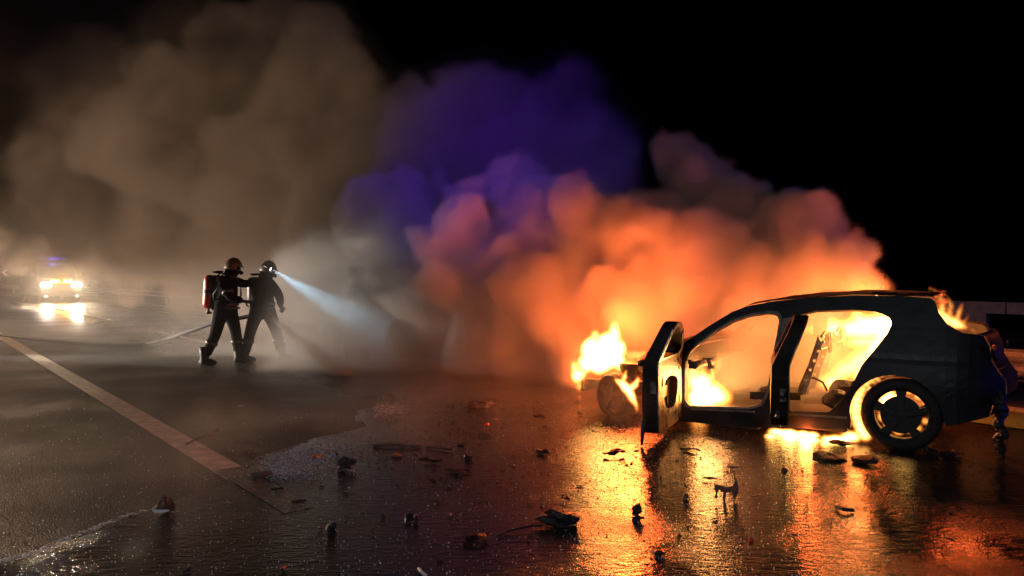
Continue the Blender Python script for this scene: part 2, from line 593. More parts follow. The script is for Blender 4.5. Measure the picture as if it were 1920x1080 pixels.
# bright foam along the edge of the run-off, nearest the camera
bm = bmesh.new()
pts = [ground_at(x, y) for x, y in [(-160, 1110), (-60, 1076), (0, 1057), (60, 1043), (100, 1026), (135, 1010), (170, 998), (200, 985), (230, 974), (255, 966), (285, 958)]]
path = []
for a, b in zip(pts, pts[1:]):
    for k in range(7):
        path.append(a.lerp(b, k / 7))
for i, p in enumerate(path):
    fade = 1 - i / len(path)
    spread = 0.006 + 0.028 * fade * (0.35 + 0.65 * abs(math.sin(i * 0.41 + 0.6)))
    for k in range(int((8 + 46 * fade) * (0.15 + 0.85 * abs(math.sin(i * 0.53 + 0.4) * math.sin(i * 0.21 + 1.1))))):
        c_ = p + Vector((rng.uniform(-0.03, 0.03), rng.gauss(0, spread), 0.0125 + rng.uniform(0, 0.003)))
        r_ = rng.uniform(0.002, 0.0075)
        a0 = rng.uniform(0, 6.28)
        bm.faces.new([bm.verts.new(c_ + Vector((math.cos(a0 + j * 1.257) * r_ * rng.uniform(0.6, 1.4), math.sin(a0 + j * 1.257) * r_ * rng.uniform(0.5, 1.1), rng.uniform(-0.0005, 0.0025)))) for j in range(5)])
o = obj('foam', bm, 'foam')
o['label'] = 'thin white foam line along the edge of the run-off water'
o['category'] = 'foam'
o['kind'] = 'stuff'
# broken foam film, tinted bluish to stand for sheen on the run-off
bm = bmesh.new()
fq = random.Random(31)
for (cx0, cy0, sx, sy, n, sz) in ((560, 862, 74, 28, 4200, 0.008), (530, 880, 34, 18, 1600, 0.008), (715, 768, 36, 13, 900, 0.014), (620, 838, 54, 16, 900, 0.008)):
    for k in range(n):
        x, y = fq.gauss(cx0, sx * 0.55), fq.gauss(cy0, sy * 0.55)
        if y < 850 - (x - 505) * 0.32 and x < 700:
            continue
        p = ground_at(x, y, 0.0125 + fq.uniform(0, 0.002))
        r_ = sz * fq.uniform(0.25, 1.0)
        a0 = fq.uniform(0, 6.28)
        ring = [bm.verts.new(p + Vector((math.cos(a0 + j * 1.257) * r_ * fq.uniform(0.5, 1.5), math.sin(a0 + j * 1.257) * r_ * fq.uniform(0.4, 1.0), fq.uniform(-0.001, 0.004)))) for j in range(5)]
        bm.faces.new(ring)
o = obj('foam_sheen', bm, 'foam_sheen')
o['label'] = 'broken film of foam flecks tinted bluish white like sheen on the water left of the debris'
o['category'] = 'foam'
o['kind'] = 'stuff'


# ------------------------------------------------------------------ guard rails
def guard_rail(name, v, top, label, us, post_every=4.0, two_sided=False):
    t = thing(name, label, 'guard rail', rp(us[0], v))
    org = rp(us[0], v)
    prof = [(0.0, 0.0), (0.05, -0.03), (0.075, -0.075), (0.05, -0.12), (0.0, -0.155), (0.05, -0.19), (0.075, -0.235), (0.05, -0.28), (0.0, -0.31)]
    for a, b in zip(us, us[1:]):
        bm = bmesh.new()
        n = 2
        rows = []
        for k in range(n + 1):
            u = a + (b - a) * k / n
            rows.append([bm.verts.new(rp(u, v - q[0], top + q[1]) - org) for q in prof])
        for r0, r1 in zip(rows, rows[1:]):
            for k in range(len(prof) - 1):
                bm.faces.new((r0[k], r1[k], r1[k + 1], r0[k + 1]))
        bmesh.ops.solidify(bm, geom=bm.faces[:], thickness=0.006)
        obj('rail_beam', bm, 'galv', t)
        m_ = 0
        u = a + 0.02
        while u < b - 0.3:
            bm = bmesh.new()
            ax = (rp(u + 0.5, v) - rp(u, v)).normalized()
            rot = Matrix.Rotation(math.atan2(ax.y, ax.x), 3, 'Z')
            add_box(bm, rp(u, v + 0.10, (top + 0.02) / 2 - 0.05) - org, (0.06, 0.11, top + 0.12), rot)
            add_box(bm, rp(u, v + 0.02, top - 0.155) - org, (0.10, 0.05, 0.20), rot)
            obj('post', bm, 'galv', t)
            u += post_every
    return t


guard_rail('guard_rail', 9.5, 0.66, 'steel W-beam guard rail just behind the burning car, running along the road edge', [-8, -4, 0, 4, 8, 12, 16, 20, 24, 28, 32, 36, 40, 44, 48, 52, 56, 60, 64, 68, 72])
# far barrier: a concrete beam on short posts on the far side
t = thing('parapet', 'pale concrete parapet along the far side of the opposite carriageway', 'parapet', rp(-6, 20.5))
org = rp(-6, 20.5)
us = [-6, 0, 6, 12, 18, 24, 30, 36, 42, 48, 54, 60, 66, 72, 78, 84, 90]
for a, b in zip(us, us[1:]):
    bm = bmesh.new()
    c = [(rp(u, v, z) - org) for u in (a, b - 0.03) for v in (20.4, 20.75) for z in (0.52, 0.80)]
    v_ = [bm.verts.new(p) for p in c]
    for f_ in ((0, 1, 3, 2), (4, 6, 7, 5), (0, 4, 5, 1), (2, 3, 7, 6), (0, 2, 6, 4), (1, 5, 7, 3)):
        bm.faces.new([v_[k] for k in f_])
    obj('beam', bm, 'concrete', t)
    for k in range(4):
        u = a + 0.7 + k * 1.5
        bm = bmesh.new()
        ax = (rp(u + 0.5, 20.5) - rp(u, 20.5)).normalized()
        add_box(bm, rp(u, 20.58, 0.23) - org, (0.55, 0.22, 0.58), Matrix.Rotation(math.atan2(ax.y, ax.x), 3, 'Z'))
        obj('baluster', bm, 'concrete', t)


# ------------------------------------------------------------------ bend signs
def chevron_sign(px, py, Y, label):
    c = at(px, py, Y)
    t = thing('chevron_sign', label, 'road sign', (c.x, c.y, 0), math.atan2(c.x, -c.y) * 0 + math.atan2(-c.x, c.y), 'bend signs')
    bm = bmesh.new()
    add_box(bm, (0, 0.03, c.z), (0.8, 0.03, 0.8))
    obj('panel', bm, 'sign', t)
    bm = bmesh.new()
    s = 0.27
    pl = [(-0.2, 0), (0.08, s), (0.28, s), (0.0, 0), (0.28, -s), (0.08, -s)]
    v_ = [bm.verts.new((x, 0.008, c.z + z)) for x, z in pl]
    bm.faces.new((v_[0], v_[1], v_[2], v_[3]))
    bm.faces.new((v_[0], v_[3], v_[4], v_[5]))
    bmesh.ops.solidify(bm, geom=bm.faces[:], thickness=0.005)
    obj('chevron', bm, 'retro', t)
    for x in (-0.25, 0.25):
        bm = bmesh.new()
        add_tube(bm, [(x, 0.08, -0.1), (x, 0.08, c.z + 0.38)], 0.03, 8)
        obj('post', bm, 'galv', t)


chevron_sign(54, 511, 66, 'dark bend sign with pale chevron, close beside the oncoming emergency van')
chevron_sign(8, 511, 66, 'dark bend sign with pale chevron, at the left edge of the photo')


# ------------------------------------------------------------------ trees behind the far parapet
def tree(px, Y, h, seed, label):
    q = random.Random(seed)
    b = at(px, 560, Y)
    t = thing('tree', label, 'tree', (b.x, b.y, -0.05), 0, 'dark trees behind the far parapet')
    bm = bmesh.new()
    lm = bmesh.new()
    tips = []

    def limb(p, d, ln, r, lev):
        pts = [p]
        rr = [r]
        n = 5
        for k in range(1, n + 1):
            d = (d + Vector((q.gauss(0, .12), q.gauss(0, .12), q.gauss(0.05, .06)))).normalized()
            pts.append(pts[-1] + d * ln / n)
            rr.append(r * (1 - 0.75 * k / n))
        add_tube(bm, pts, rr, 6 if lev else 9, False)
        if lev >= 2:
            tips.append(pts)
            return
        for k in range(7 if lev == 0 else 5):
            i = q.randint(2 if lev == 0 else 1, n)
            a = q.uniform(0, 6.28)
            nd = (d * 0.5 + Vector((math.cos(a), math.sin(a), q.uniform(0.1, 0.7)))).normalized()
            limb(pts[i], nd, ln * q.uniform(0.35, 0.55), rr[i] * 0.6, lev + 1)
    limb(Vector((0, 0, 0)), Vector((q.uniform(-.05, .05), 0, 1)), h * 0.8, h * 0.022, 0)
    for pts in tips:
        for k in range(26):
            p = pts[q.randint(1, len(pts) - 1)] + Vector((q.gauss(0, .3), q.gauss(0, .3), q.gauss(0, .3)))
            s = q.uniform(.05, .12)
            a = Vector((q.gauss(0, 1), q.gauss(0, 1), q.gauss(0, 1))).normalized() * s
            b_ = a.orthogonal().normalized() * s * 0.6
            lm.faces.new([lm.verts.new(p + e) for e in (-a, b_, a, -b_)])
    obj('trunk', bm, 'bark', t)
    obj('crown', lm, 'leaf', t)


for i, (px, Y, h, lb) in enumerate([(1838, 34, 8.5, 'tall thin dark tree behind the parapet, above the rear of the car'), (1905, 38, 9, 'dark tree behind the parapet at the right edge of the photo'),
                                    (1745, 42, 6.5, 'low dark tree behind the parapet, above the flames of the rear window'), (1660, 46, 5.5, 'small dark tree behind the smoke over the car roof')]):
    tree(px, Y, h, 40 + i, lb)

# ------------------------------------------------------------------ the burning car
CAR = thing('burning_car', 'burning dark hatchback with two doors open and flames inside, standing on the wet road', 'car', CAR_O, CAR_ANG)
HALF = 0.875


def wy(x, z):
    """how far the side lies inside the wheel plane"""
    y = 0.0
    if z > 0.80:
        y -= (z - 0.80) * 0.38
    elif z > 0.55:
        y -= 0.0
    else:
        y -= (0.55 - z) * 0.10
    y -= 0.006 * max(0, 1 - abs(z - 0.74) / 0.12)      # shoulder crease
    if x < -0.30:
        y -= ((-0.30 - x) / 0.45) ** 2 * 0.22
    return y - 0.01


def near_side(x, z):
    return Vector((x, wy(x, z), z))


def far_side(x, z):
    return Vector((x, -2 * HALF - wy(x, z), z))


arch = [(0.040 + 0.352 * math.cos(a), 0.292 + 0.352 * math.sin(a)) for a in [R(-22) + k * R(212) / 22 for k in range(23)]]
outer = [(1.96, 0.05), (1.265, 0.06), (0.60, 0.12), (0.39, 0.15)] + arch[1:-1] + [(-0.335, 0.25), (-0.624, 0.344), (-0.648, 0.46), (-0.735, 0.531), (-0.729, 0.635), (-0.673, 0.722), (-0.637, 0.796),
         (-0.622, 0.905), (-0.580, 0.99), (-0.545, 1.0), (-0.43, 1.015), (-0.325, 1.08), (-0.262, 1.17), (-0.235, 1.26), (-0.20, 1.290), (0.019, 1.305), (0.396, 1.302), (0.749, 1.277), (1.074, 1.237),
         (1.314, 1.187), (1.457, 1.124), (1.647, 0.995), (1.886, 0.815), (1.97, 0.74), (1.98, 0.60)]
f_open = rounded([(1.876, 0.256), (1.828, 0.203), (1.266, 0.249), (1.146, 0.295), (1.089, 0.413), (1.048, 0.636), (1.014, 0.926), (1.005, 1.069), (1.033, 1.117), (1.111, 1.129), (1.278, 1.099), (1.422, 1.045),
          (1.587, 0.94), (1.728, 0.819), (1.82, 0.727), (1.862, 0.631)], 0.02, 2)
r_open = rounded([(0.896, 0.245), (0.899, 0.598), (0.871, 0.885), (0.858, 1.051), (0.828, 1.123), (0.694, 1.16), (0.387, 1.177), (0.197, 1.164), (0.1, 1.122), (0.081, 1.074), (0.11, 0.989), (0.2, 0.852), (0.3, 0.711),
          (0.353, 0.583), (0.415, 0.459), (0.470, 0.376), (0.56, 0.275)], 0.02, 2)
cx_ = [k * 0.08 - 0.8 for k in range(36)]
cz_ = [0.1, 0.2, 0.3, 0.4, 0.5, 0.58, 0.66, 0.70, 0.74, 0.78, 0.82, 0.9, 1.0, 1.1, 1.2, 1.26]
bm = plate(outer, [f_open, r_open], cx_, cz_, near_side, 0.045)
obj('side_panel', bm, 'paint', CAR)['label'] = 'sooty near side of the body with two empty door openings'
# scorched pale B-pillar and sill skins, a little proud of the side
for nm, poly in (('pillar_skin', [(1.060, 0.30), (1.018, 0.64), (0.985, 0.93), (0.975, 1.08), (0.905, 1.10), (0.90, 0.90), (0.925, 0.6), (0.93, 0.26), (1.0, 0.24)]),):
    bm = plate(poly, [], [], [0.3, 0.4, 0.5, 0.6, 0.7, 0.8, 0.9, 1.0], lambda x, z: near_side(x, z) + Vector((0, 0.006, 0)), 0.004)
    obj(nm, bm, 'ash', CAR)
# rim of bare metal round the front opening
ring_out = [(x + (x - 1.43) * 0.055, z + (z - 0.62) * 0.05) for x, z in f_open]
bm = plate(ring_out, [[(x - (x - 1.43) * 0.005, z - (z - 0.62) * 0.005) for x, z in f_open]], [], [0.3, 0.5, 0.7, 0.8, 0.9, 1.0, 1.1], lambda x, z: near_side(x, z) + Vector((0, 0.005, 0)), 0.004)
obj('door_opening_rim', bm, 'ash', CAR)

f_win = [(1.80, 0.76), (1.02, 0.80), (1.005, 1.069), (1.033, 1.117), (1.111, 1.129), (1.278, 1.099), (1.422, 1.045), (1.587, 0.94), (1.728, 0.819)]
r_win = [(0.90, 0.80), (0.87, 0.90), (0.858, 1.051), (0.828, 1.123), (0.694, 1.16), (0.387, 1.177), (0.197, 1.164), (0.1, 1.122), (0.081, 1.074), (0.11, 0.989), (0.2, 0.86), (0.24, 0.82)]
bm = plate(outer, [f_win, r_win], cx_, cz_, far_side, -0.045)
obj('side_panel', bm, 'burnt', CAR)['label'] = 'scorched far side of the body seen through the openings'

# roof skin with crown, between the two rails
prof = [(1.36, 1.165), (1.314, 1.187), (1.074, 1.237), (0.749, 1.277), (0.396, 1.302), (0.019, 1.305), (-0.20, 1.290), (-0.235, 1.270)]
bm = bmesh.new()
rows = []
for x, z in prof:
    row = []
    e = wy(x, z)
    for k in range(13):
        t = -1 + 2 * k / 12
        yy = -HALF + (HALF + e) * t
        row.append(bm.verts.new((x, yy, z + 0.004 + 0.03 * (1 - t * t) + 0.006 * math.sin(x * 9 + t * 4))))
    rows.append(row)
for a, b in zip(rows, rows[1:]):
    for k in range(12):
        bm.faces.new((a[k], a[k + 1], b[k + 1], b[k]))
bmesh.ops.solidify(bm, geom=bm.faces[:], thickness=0.02)
roof = obj('roof', bm, 'burnt', CAR, True)
# burnt-off roof spoiler, its corner still curling up
bm = bmesh.new()
for k in range(9):
    y0 = -0.33 - k * 0.13
    add_blob(bm, (-0.20 - 0.02 * (k % 2), y0, 1.315 + 0.012 * math.sin(k * 2.1)), (0.06, 0.075, 0.016), k, 0.35, 1)
obj('spoiler_remnant', bm, 'char', CAR)
bm = bmesh.new()
for k in range(6):
    add_blob(bm, (0.22 - k * 0.07, -0.28 - 0.02 * k, 1.318 + 0.006 * math.sin(k * 1.7)), (0.05, 0.06, 0.014), 30 + k, 0.4, 1)
obj('blistered_paint', bm, 'char', roof)
# windscreen header and cowl
bm = bmesh.new()
add_tube(bm, [(1.93, -0.06, 0.78), (1.96, -0.4, 0.80), (1.97, -HALF, 0.81), (1.96, -1.35, 0.80), (1.93, -1.69, 0.78)], 0.05, 8)
obj('cowl', bm, 'burnt', CAR)

# tailgate: frame of the rear window, lower panel
def tail(x0, z0, x1, z1, ya, yb):
    return (x0, z0, x1, z1, ya, yb)
bm = bmesh.new()
tp = [(-0.235, 1.268), (-0.262, 1.235)]
def cross(bm_, pts, n=12, bow=0.10, inset=0.0):
    rows_ = []
    for x, z in pts:
        e = wy(x, z) - inset
        row = []
        for k in range(n + 1):
            t_ = -1 + 2 * k / n
            row.append(bm_.verts.new((x - bow * (1 - t_ * t_), -HALF + (HALF + e) * t_, z)))
        rows_.append(row)
    for a_, b_ in zip(rows_, rows_[1:]):
        for k in range(n):
            bm_.faces.new((a_[k], a_[k + 1], b_[k + 1], b_[k]))
cross(bm, tp, bow=0.04)
bmesh.ops.solidify(bm, geom=bm.faces[:], thickness=0.03)
obj('window_header', bm, 'burnt', CAR)
bm = bmesh.new()
cross(bm, [(-0.53, 1.005), (-0.585, 0.99), (-0.625, 0.91), (-0.64, 0.80), (-0.675, 0.725)], bow=0.09)
bmesh.ops.solidify(bm, geom=bm.faces[:], thickness=0.03)
tg = obj('tailgate', bm, 'paint', CAR, True)
bm = bmesh.new()
add_lathe(bm, [(0.0, 0.012), (0.035, 0.010), (0.04, 0.0)], Matrix.Translation((-0.745, -HALF, 0.87)) @ Matrix.Rotation(R(-90), 4, 'Y'), 20)
obj('badge', bm, 'burnt', tg)
for s in (0, 1):
    bm = bmesh.new()
    yy = -0.17 if s == 0 else -2 * HALF + 0.17
    add_blob(bm, (-0.655, yy, 0.86), (0.035, 0.13, 0.07), 5 + s, 0.15, 2)
    obj('tail_lamp', bm, 'char', CAR)
bm = bmesh.new()
cross(bm, [(-0.675, 0.722), (-0.735, 0.640), (-0.742, 0.535), (-0.66, 0.46), (-0.63, 0.35)], bow=0.09)
bmesh.ops.solidify(bm, geom=bm.faces[:], thickness=0.025)
obj('bumper', bm, 'paint', CAR, True)
# melted bumper strip hanging to the ground at the corner
bm = bmesh.new()
for k in range(15):
    z = 0.52 - k * 0.036
    add_blob(bm, (-0.695 + 0.010 * math.sin(k * 1.3), -0.21 + 0.012 * math.sin(k * 0.9), z), (0.048 - 0.0012 * k + 0.008 * math.sin(k * 2.2), 0.055, 0.045), 60 + k, 0.3, 2)
for v in bm.verts:
    v.co.z = max(v.co.z, 0.012)
obj('melted_bumper_strip', bm, 'char', CAR)
# wheel-arch liner
bm = bmesh.new()
for k in range(20):
    pass
rows = []
for a in [R(-5) + j * R(190) / 18 for j in range(19)]:
    rows.append([bm.verts.new((0.038 + 0.375 * math.cos(a), y, 0.288 + 0.375 * math.sin(a))) for y in (-0.05, -0.30)])
for a, b in zip(rows, rows[1:]):
    bm.faces.new((a[0], a[1], b[1], b[0]))
bmesh.ops.solidify(bm, geom=bm.faces[:], thickness=0.01)
obj('wheel_arch_liner', bm, 'rubber', CAR, True)
# sill below the openings
bm = bmesh.new()
for (x0, x1, z0, z1) in ((0.42, 1.16, 0.10, 0.235), (1.17, 1.95, 0.04, 0.185)):
    add_box(bm, ((x0 + x1) / 2, -0.12, (z0 + z1) / 2), (x1 - x0, 0.09, z1 - z0))
bmesh.ops.bevel(bm, geom=bm.edges[:], offset=0.012, segments=2, affect='EDGES')
sill = obj('sill', bm, 'burnt', CAR)
bm = bmesh.new()
add_box(bm, (0.72, 0.0, 0.235), (0.62, 0.012, 0.018), Matrix.Rotation(R(2.5), 3, 'Y'))
add_box(bm, (1.5, -0.012, 0.20), (0.6, 0.012, 0.012), Matrix.Rotation(R(3.5), 3, 'Y'))
obj('sill_trim', bm, 'ash', sill)
# floor and rear seat pan
bm = bmesh.new()
add_box(bm, (1.2, -HALF, 0.13), (1.6, 1.45, 0.05), Matrix.Rotation(R(3), 3, 'Y'))
add_box(bm, (0.05, -HALF, 0.30), (0.95, 1.2, 0.05))
obj('floor_pan', bm, 'burnt', CAR)
bm = bmesh.new()
for k in range(16):
    add_blob(bm, (0.42 + rng.uniform(-.10, .12), -0.30 - k * 0.075, 0.36 + rng.uniform(-.04, .06)), (0.13, 0.09, 0.085), 80 + k, 0.4, 2)
obj('rear_seat_remnant', bm, 'char', CAR)
bm = bmesh.new()
add_tube(bm, [(0.62, -0.30, 0.42), (0.66, -0.3, 0.50), (0.74, -0.3, 0.535), (0.82, -0.3, 0.52), (0.86, -0.3, 0.45)], 0.011, 6)
obj('seat_wire', bm, 'burnt', CAR)


# front seats: bare frames with perforated side members
def seat(y, parent):
    s = bpy.data.objects.new('seat_frame', None)
    for sy in (-0.2, 0.2):
        holes = []
        for k in range(5):
            cx0, cz0 = 0.80 - k * 0.036, 0.52 + k * 0.088
            holes.append([(cx0 + 0.014 * math.cos(a), cz0 + 0.014 * math.sin(a)) for a in [j * math.pi / 4 for j in range(8)]])
        pl = [(0.88, 0.36), (0.80, 0.38), (0.73, 0.62), (0.64, 0.93), (0.655, 0.95), (0.70, 0.93), (0.78, 0.66), (0.86, 0.46)]
        bm_ = plate(pl, holes, [], [], lambda x, z, q=y + sy: Vector((x, q, z)), 0.02)
        yield_obj = obj('seat_side_member', bm_, 'bare' if sy > 0 else 'burnt', parent)
    bm_ = bmesh.new()
    add_tube(bm_, [(0.67, y - 0.2, 0.92), (0.665, y - 0.1, 0.945), (0.665, y + 0.1, 0.945), (0.67, y + 0.2, 0.92)], 0.014, 8)
    add_tube(bm_, [(0.67, y - 0.2, 0.80), (0.675, y + 0.2, 0.80)], 0.009, 6)
    add_tube(bm_, [(0.64, y - 0.05, 0.95), (0.63, y - 0.05, 0.76)], 0.008, 6)
    add_tube(bm_, [(0.64, y + 0.05, 0.95), (0.63, y + 0.05, 0.76)], 0.008, 6)
    obj('seat_back_rod', bm_, 'bare', parent)
    bm_ = bmesh.new()
    for sy in (-0.2, 0.2):
        add_box(bm_, (1.08, y + sy, 0.34), (0.46, 0.03, 0.07), Matrix.Rotation(R(4), 3, 'Y'))
    for xx in (0.92, 1.05, 1.18, 1.29):
        add_tube(bm_, [(xx, y - 0.2, 0.35), (xx, y, 0.32), (xx, y + 0.2, 0.35)], 0.008, 6)
    obj('seat_cushion_frame', bm_, 'burnt', parent)
    bpy.data.objects.remove(s)
    yield None


list(seat(-0.48, CAR))
list(seat(-1.27, CAR))
# burnt cushion lump in the front opening
bm = bmesh.new()
add_tube(bm, [(1.30, -0.4, 0.28), (1.22, -0.36, 0.37), (1.13, -0.34, 0.40), (1.07, -0.33, 0.37), (1.06, -0.33, 0.29)], [0.02, 0.03, 0.035, 0.03, 0.02], 8)
obj('seat_edge', bm, 'burnt', CAR)
# dashboard beam, steering column, brackets at the A-pillar
bm = bmesh.new()
add_tube(bm, [(1.80, -0.1, 0.60), (1.80, -0.9, 0.60), (1.80, -1.65, 0.60)], 0.035, 10)
add_box(bm, (1.84, -0.9, 0.5), (0.03, 0.25, 0.25))
obj('dashboard_beam', bm, 'burnt', CAR)
bm = bmesh.new()
add_box(bm, (1.815, -0.10, 0.60), (0.07, 0.04, 0.07))
add_box(bm, (1.84, -0.09, 0.63), (0.03, 0.05, 0.04))
for hz in (0.615, 0.585):
    add_tube(bm, [(1.80, -0.07, hz), (1.80, -0.06, hz)], 0.012, 8)
obj('pillar_bracket', bm, 'burnt', CAR)
bm = bmesh.new()
add_box(bm, (1.715, -0.25, 0.655), (0.10, 0.03, 0.014))
add_box(bm, (1.70, -0.25, 0.61), (0.035, 0.025, 0.09), Matrix.Rotation(R(15), 3, 'Y'))
add_box(bm, (1.68, -0.25, 0.575), (0.05, 0.03, 0.03))
obj('hanging_bracket', bm, 'burnt', CAR)
bm = bmesh.new()
add_box(bm, (1.95, -HALF, 0.42), (0.03, 1.5, 0.62))
obj('firewall', bm, 'burnt', CAR)
# rear shelf and far pillar rods
bm = bmesh.new()
add_tube(bm, [(-0.1, -0.25, 0.80), (-0.1, -1.5, 0.80)], 0.03, 8)
obj('parcel_shelf_bar', bm, 'burnt', CAR)

# front end: what is left of engine, rails and strut towers
bm = bmesh.new()
add_blob(bm, (2.55, -0.95, 0.36), (0.32, 0.36, 0.20), 7, 0.3, 3)
add_blob(bm, (2.80, -0.70, 0.30), (0.22, 0.25, 0.16), 8, 0.3, 3)
obj('engine_block', bm, 'char', CAR)
bm = bmesh.new()
for yy in (-0.40, -1.35):
    add_box(bm, (2.55, yy, 0.30), (1.25, 0.08, 0.10), Matrix.Rotation(R(2), 3, 'Y'))
add_box(bm, (3.15, -HALF, 0.27), (0.09, 1.2, 0.12))
obj('chassis_rail', bm, 'burnt', CAR)
for yy in (-0.38, -1.37):
    bm = bmesh.new()
    add_lathe(bm, [(0.05, 0.20), (0.07, 0.42), (0.10, 0.50), (0.10, 0.53), (0.03, 0.55)], Matrix.Translation((2.62, yy, 0)), 14)
    obj('strut_tower', bm, 'burnt', CAR)
bm = bmesh.new()
add_tube(bm, [(2.62, -0.20, 0.545), (2.3, -0.14, 0.56), (2.10, -0.12, 0.57)], 0.010, 6)
obj('wing_edge', bm, 'bare', CAR)
bm = bmesh.new()
add_tube(bm, [(2.18, -0.10, 0.05), (2.2, -0.08, 0.07), (2.40, -0.1, 0.06)], 0.012, 6)
obj('wing_remnant', bm, 'bare', CAR)


# wheels
def wheel(name_loc, rad, width, steer=0.0, rimr=0.215, label=None, outward=1, flat=1.0):
    """axle along y; face at +y"""
    wt = bpy.data.objects.new('wheel', None)
    sc.collection.objects.link(wt)
    wt.parent = CAR
    wt.location = name_loc
    wt.rotation_euler = (0, 0, steer + (0 if outward > 0 else math.pi))
    if label:
        wt['label'] = label
    rot = Matrix.Rotation(R(-90), 4, 'X')
    w2 = width / 2
    bm_ = bmesh.new()
    pr = [(rimr, -w2 + .01), (rimr + .02, -w2), (rad - .03, -w2), (rad - .006, -w2 + .03), (rad, -w2 + .07), (rad, w2 - .07), (rad - .006, w2 - .03), (rad - .03, w2 - .005), (rimr + .02, w2), (rimr, w2 - .012), (rimr, -w2 + .01)]
    rings = []
    seg = 48
    for r_, h in pr[:-1]:
        rings.append([bm_.verts.new(rot @ Vector((r_ * math.cos(2 * math.pi * k / seg), r_ * math.sin(2 * math.pi * k / seg), h))) for k in range(seg)])
    for i in range(len(rings)):
        r0, r1 = rings[i], rings[(i + 1) % len(rings)]
        for k in range(seg):
            bm_.faces.new((r0[k], r0[(k + 1) % seg], r1[(k + 1) % seg], r1[k]))
    obj('tyre', bm_, 'rubber', wt, True)
    # rim face: hub, five spokes, gaps near the edge
    holes = []
    for k in range(5):
        a0 = R(90 + 72 * k + 12)
        a1 = R(90 + 72 * (k + 1) - 12)
        n = 8
        o_ = [(rimr * 0.93 * math.cos(a0 + (a1 - a0) * j / n), rimr * 0.93 * math.sin(a0 + (a1 - a0) * j / n)) for j in range(n + 1)]
        i_ = [(rimr * 0.72 * math.cos(a1 - (a1 - a0) * j / n), rimr * 0.72 * math.sin(a1 - (a1 - a0) * j / n)) for j in range(n + 1)]
        holes.append(o_ + i_)
    circ = [(rimr * 1.005 * math.cos(2 * math.pi * k / 48), rimr * 1.005 * math.sin(2 * math.pi * k / 48)) for k in range(48)]
    bm_ = plate(circ, holes, [], [], lambda x, z: Vector((x, w2 - 0.03 - 0.02 * math.hypot(x, z) / rimr, z)), 0.014)
    add_lathe(bm_, [(0.05, 0.0), (0.045, 0.014), (0.0, 0.018)], Matrix.Translation((0, w2 - 0.035, 0)) @ rot, 16)
    rm = obj('rim', bm_, 'rim', wt)
    for k in range(5):
        a = R(90 + 72 * k)
        bm_ = bmesh.new()
        add_box(bm_, (math.cos(a) * rimr * 0.55, w2 - 0.028, math.sin(a) * rimr * 0.55), (rimr * 0.75, 0.022, 0.05), Matrix.Rotation(-a, 3, 'Y'))
        obj('spoke', bm_, 'rim', wt)
    bm_ = bmesh.new()
    add_lathe(bm_, [(0.135, -0.02), (0.14, 0.0), (0.06, 0.004), (0.06, 0.03), (0.0, 0.03)], Matrix.Translation((0, w2 - 0.11, 0)) @ rot, 24)
    obj('brake_disc', bm_, 'burnt', wt)
    return wt


wheel((0.0, -0.105, 0.31), 0.31, 0.215, 0, 0.218, 'five-spoke rear wheel with scorched tyre ringed by flame')
wheel((2.66, -0.16, 0.225), 0.232, 0.19, R(-24), 0.19, 'collapsed front wheel, its tyre burnt away, between flames')
wheel((0.0, -1.63, 0.31), 0.31, 0.20, 0, 0.218, None, -1)
wheel((2.66, -1.60, 0.225), 0.232, 0.19, R(-24), 0.19, None, -1)


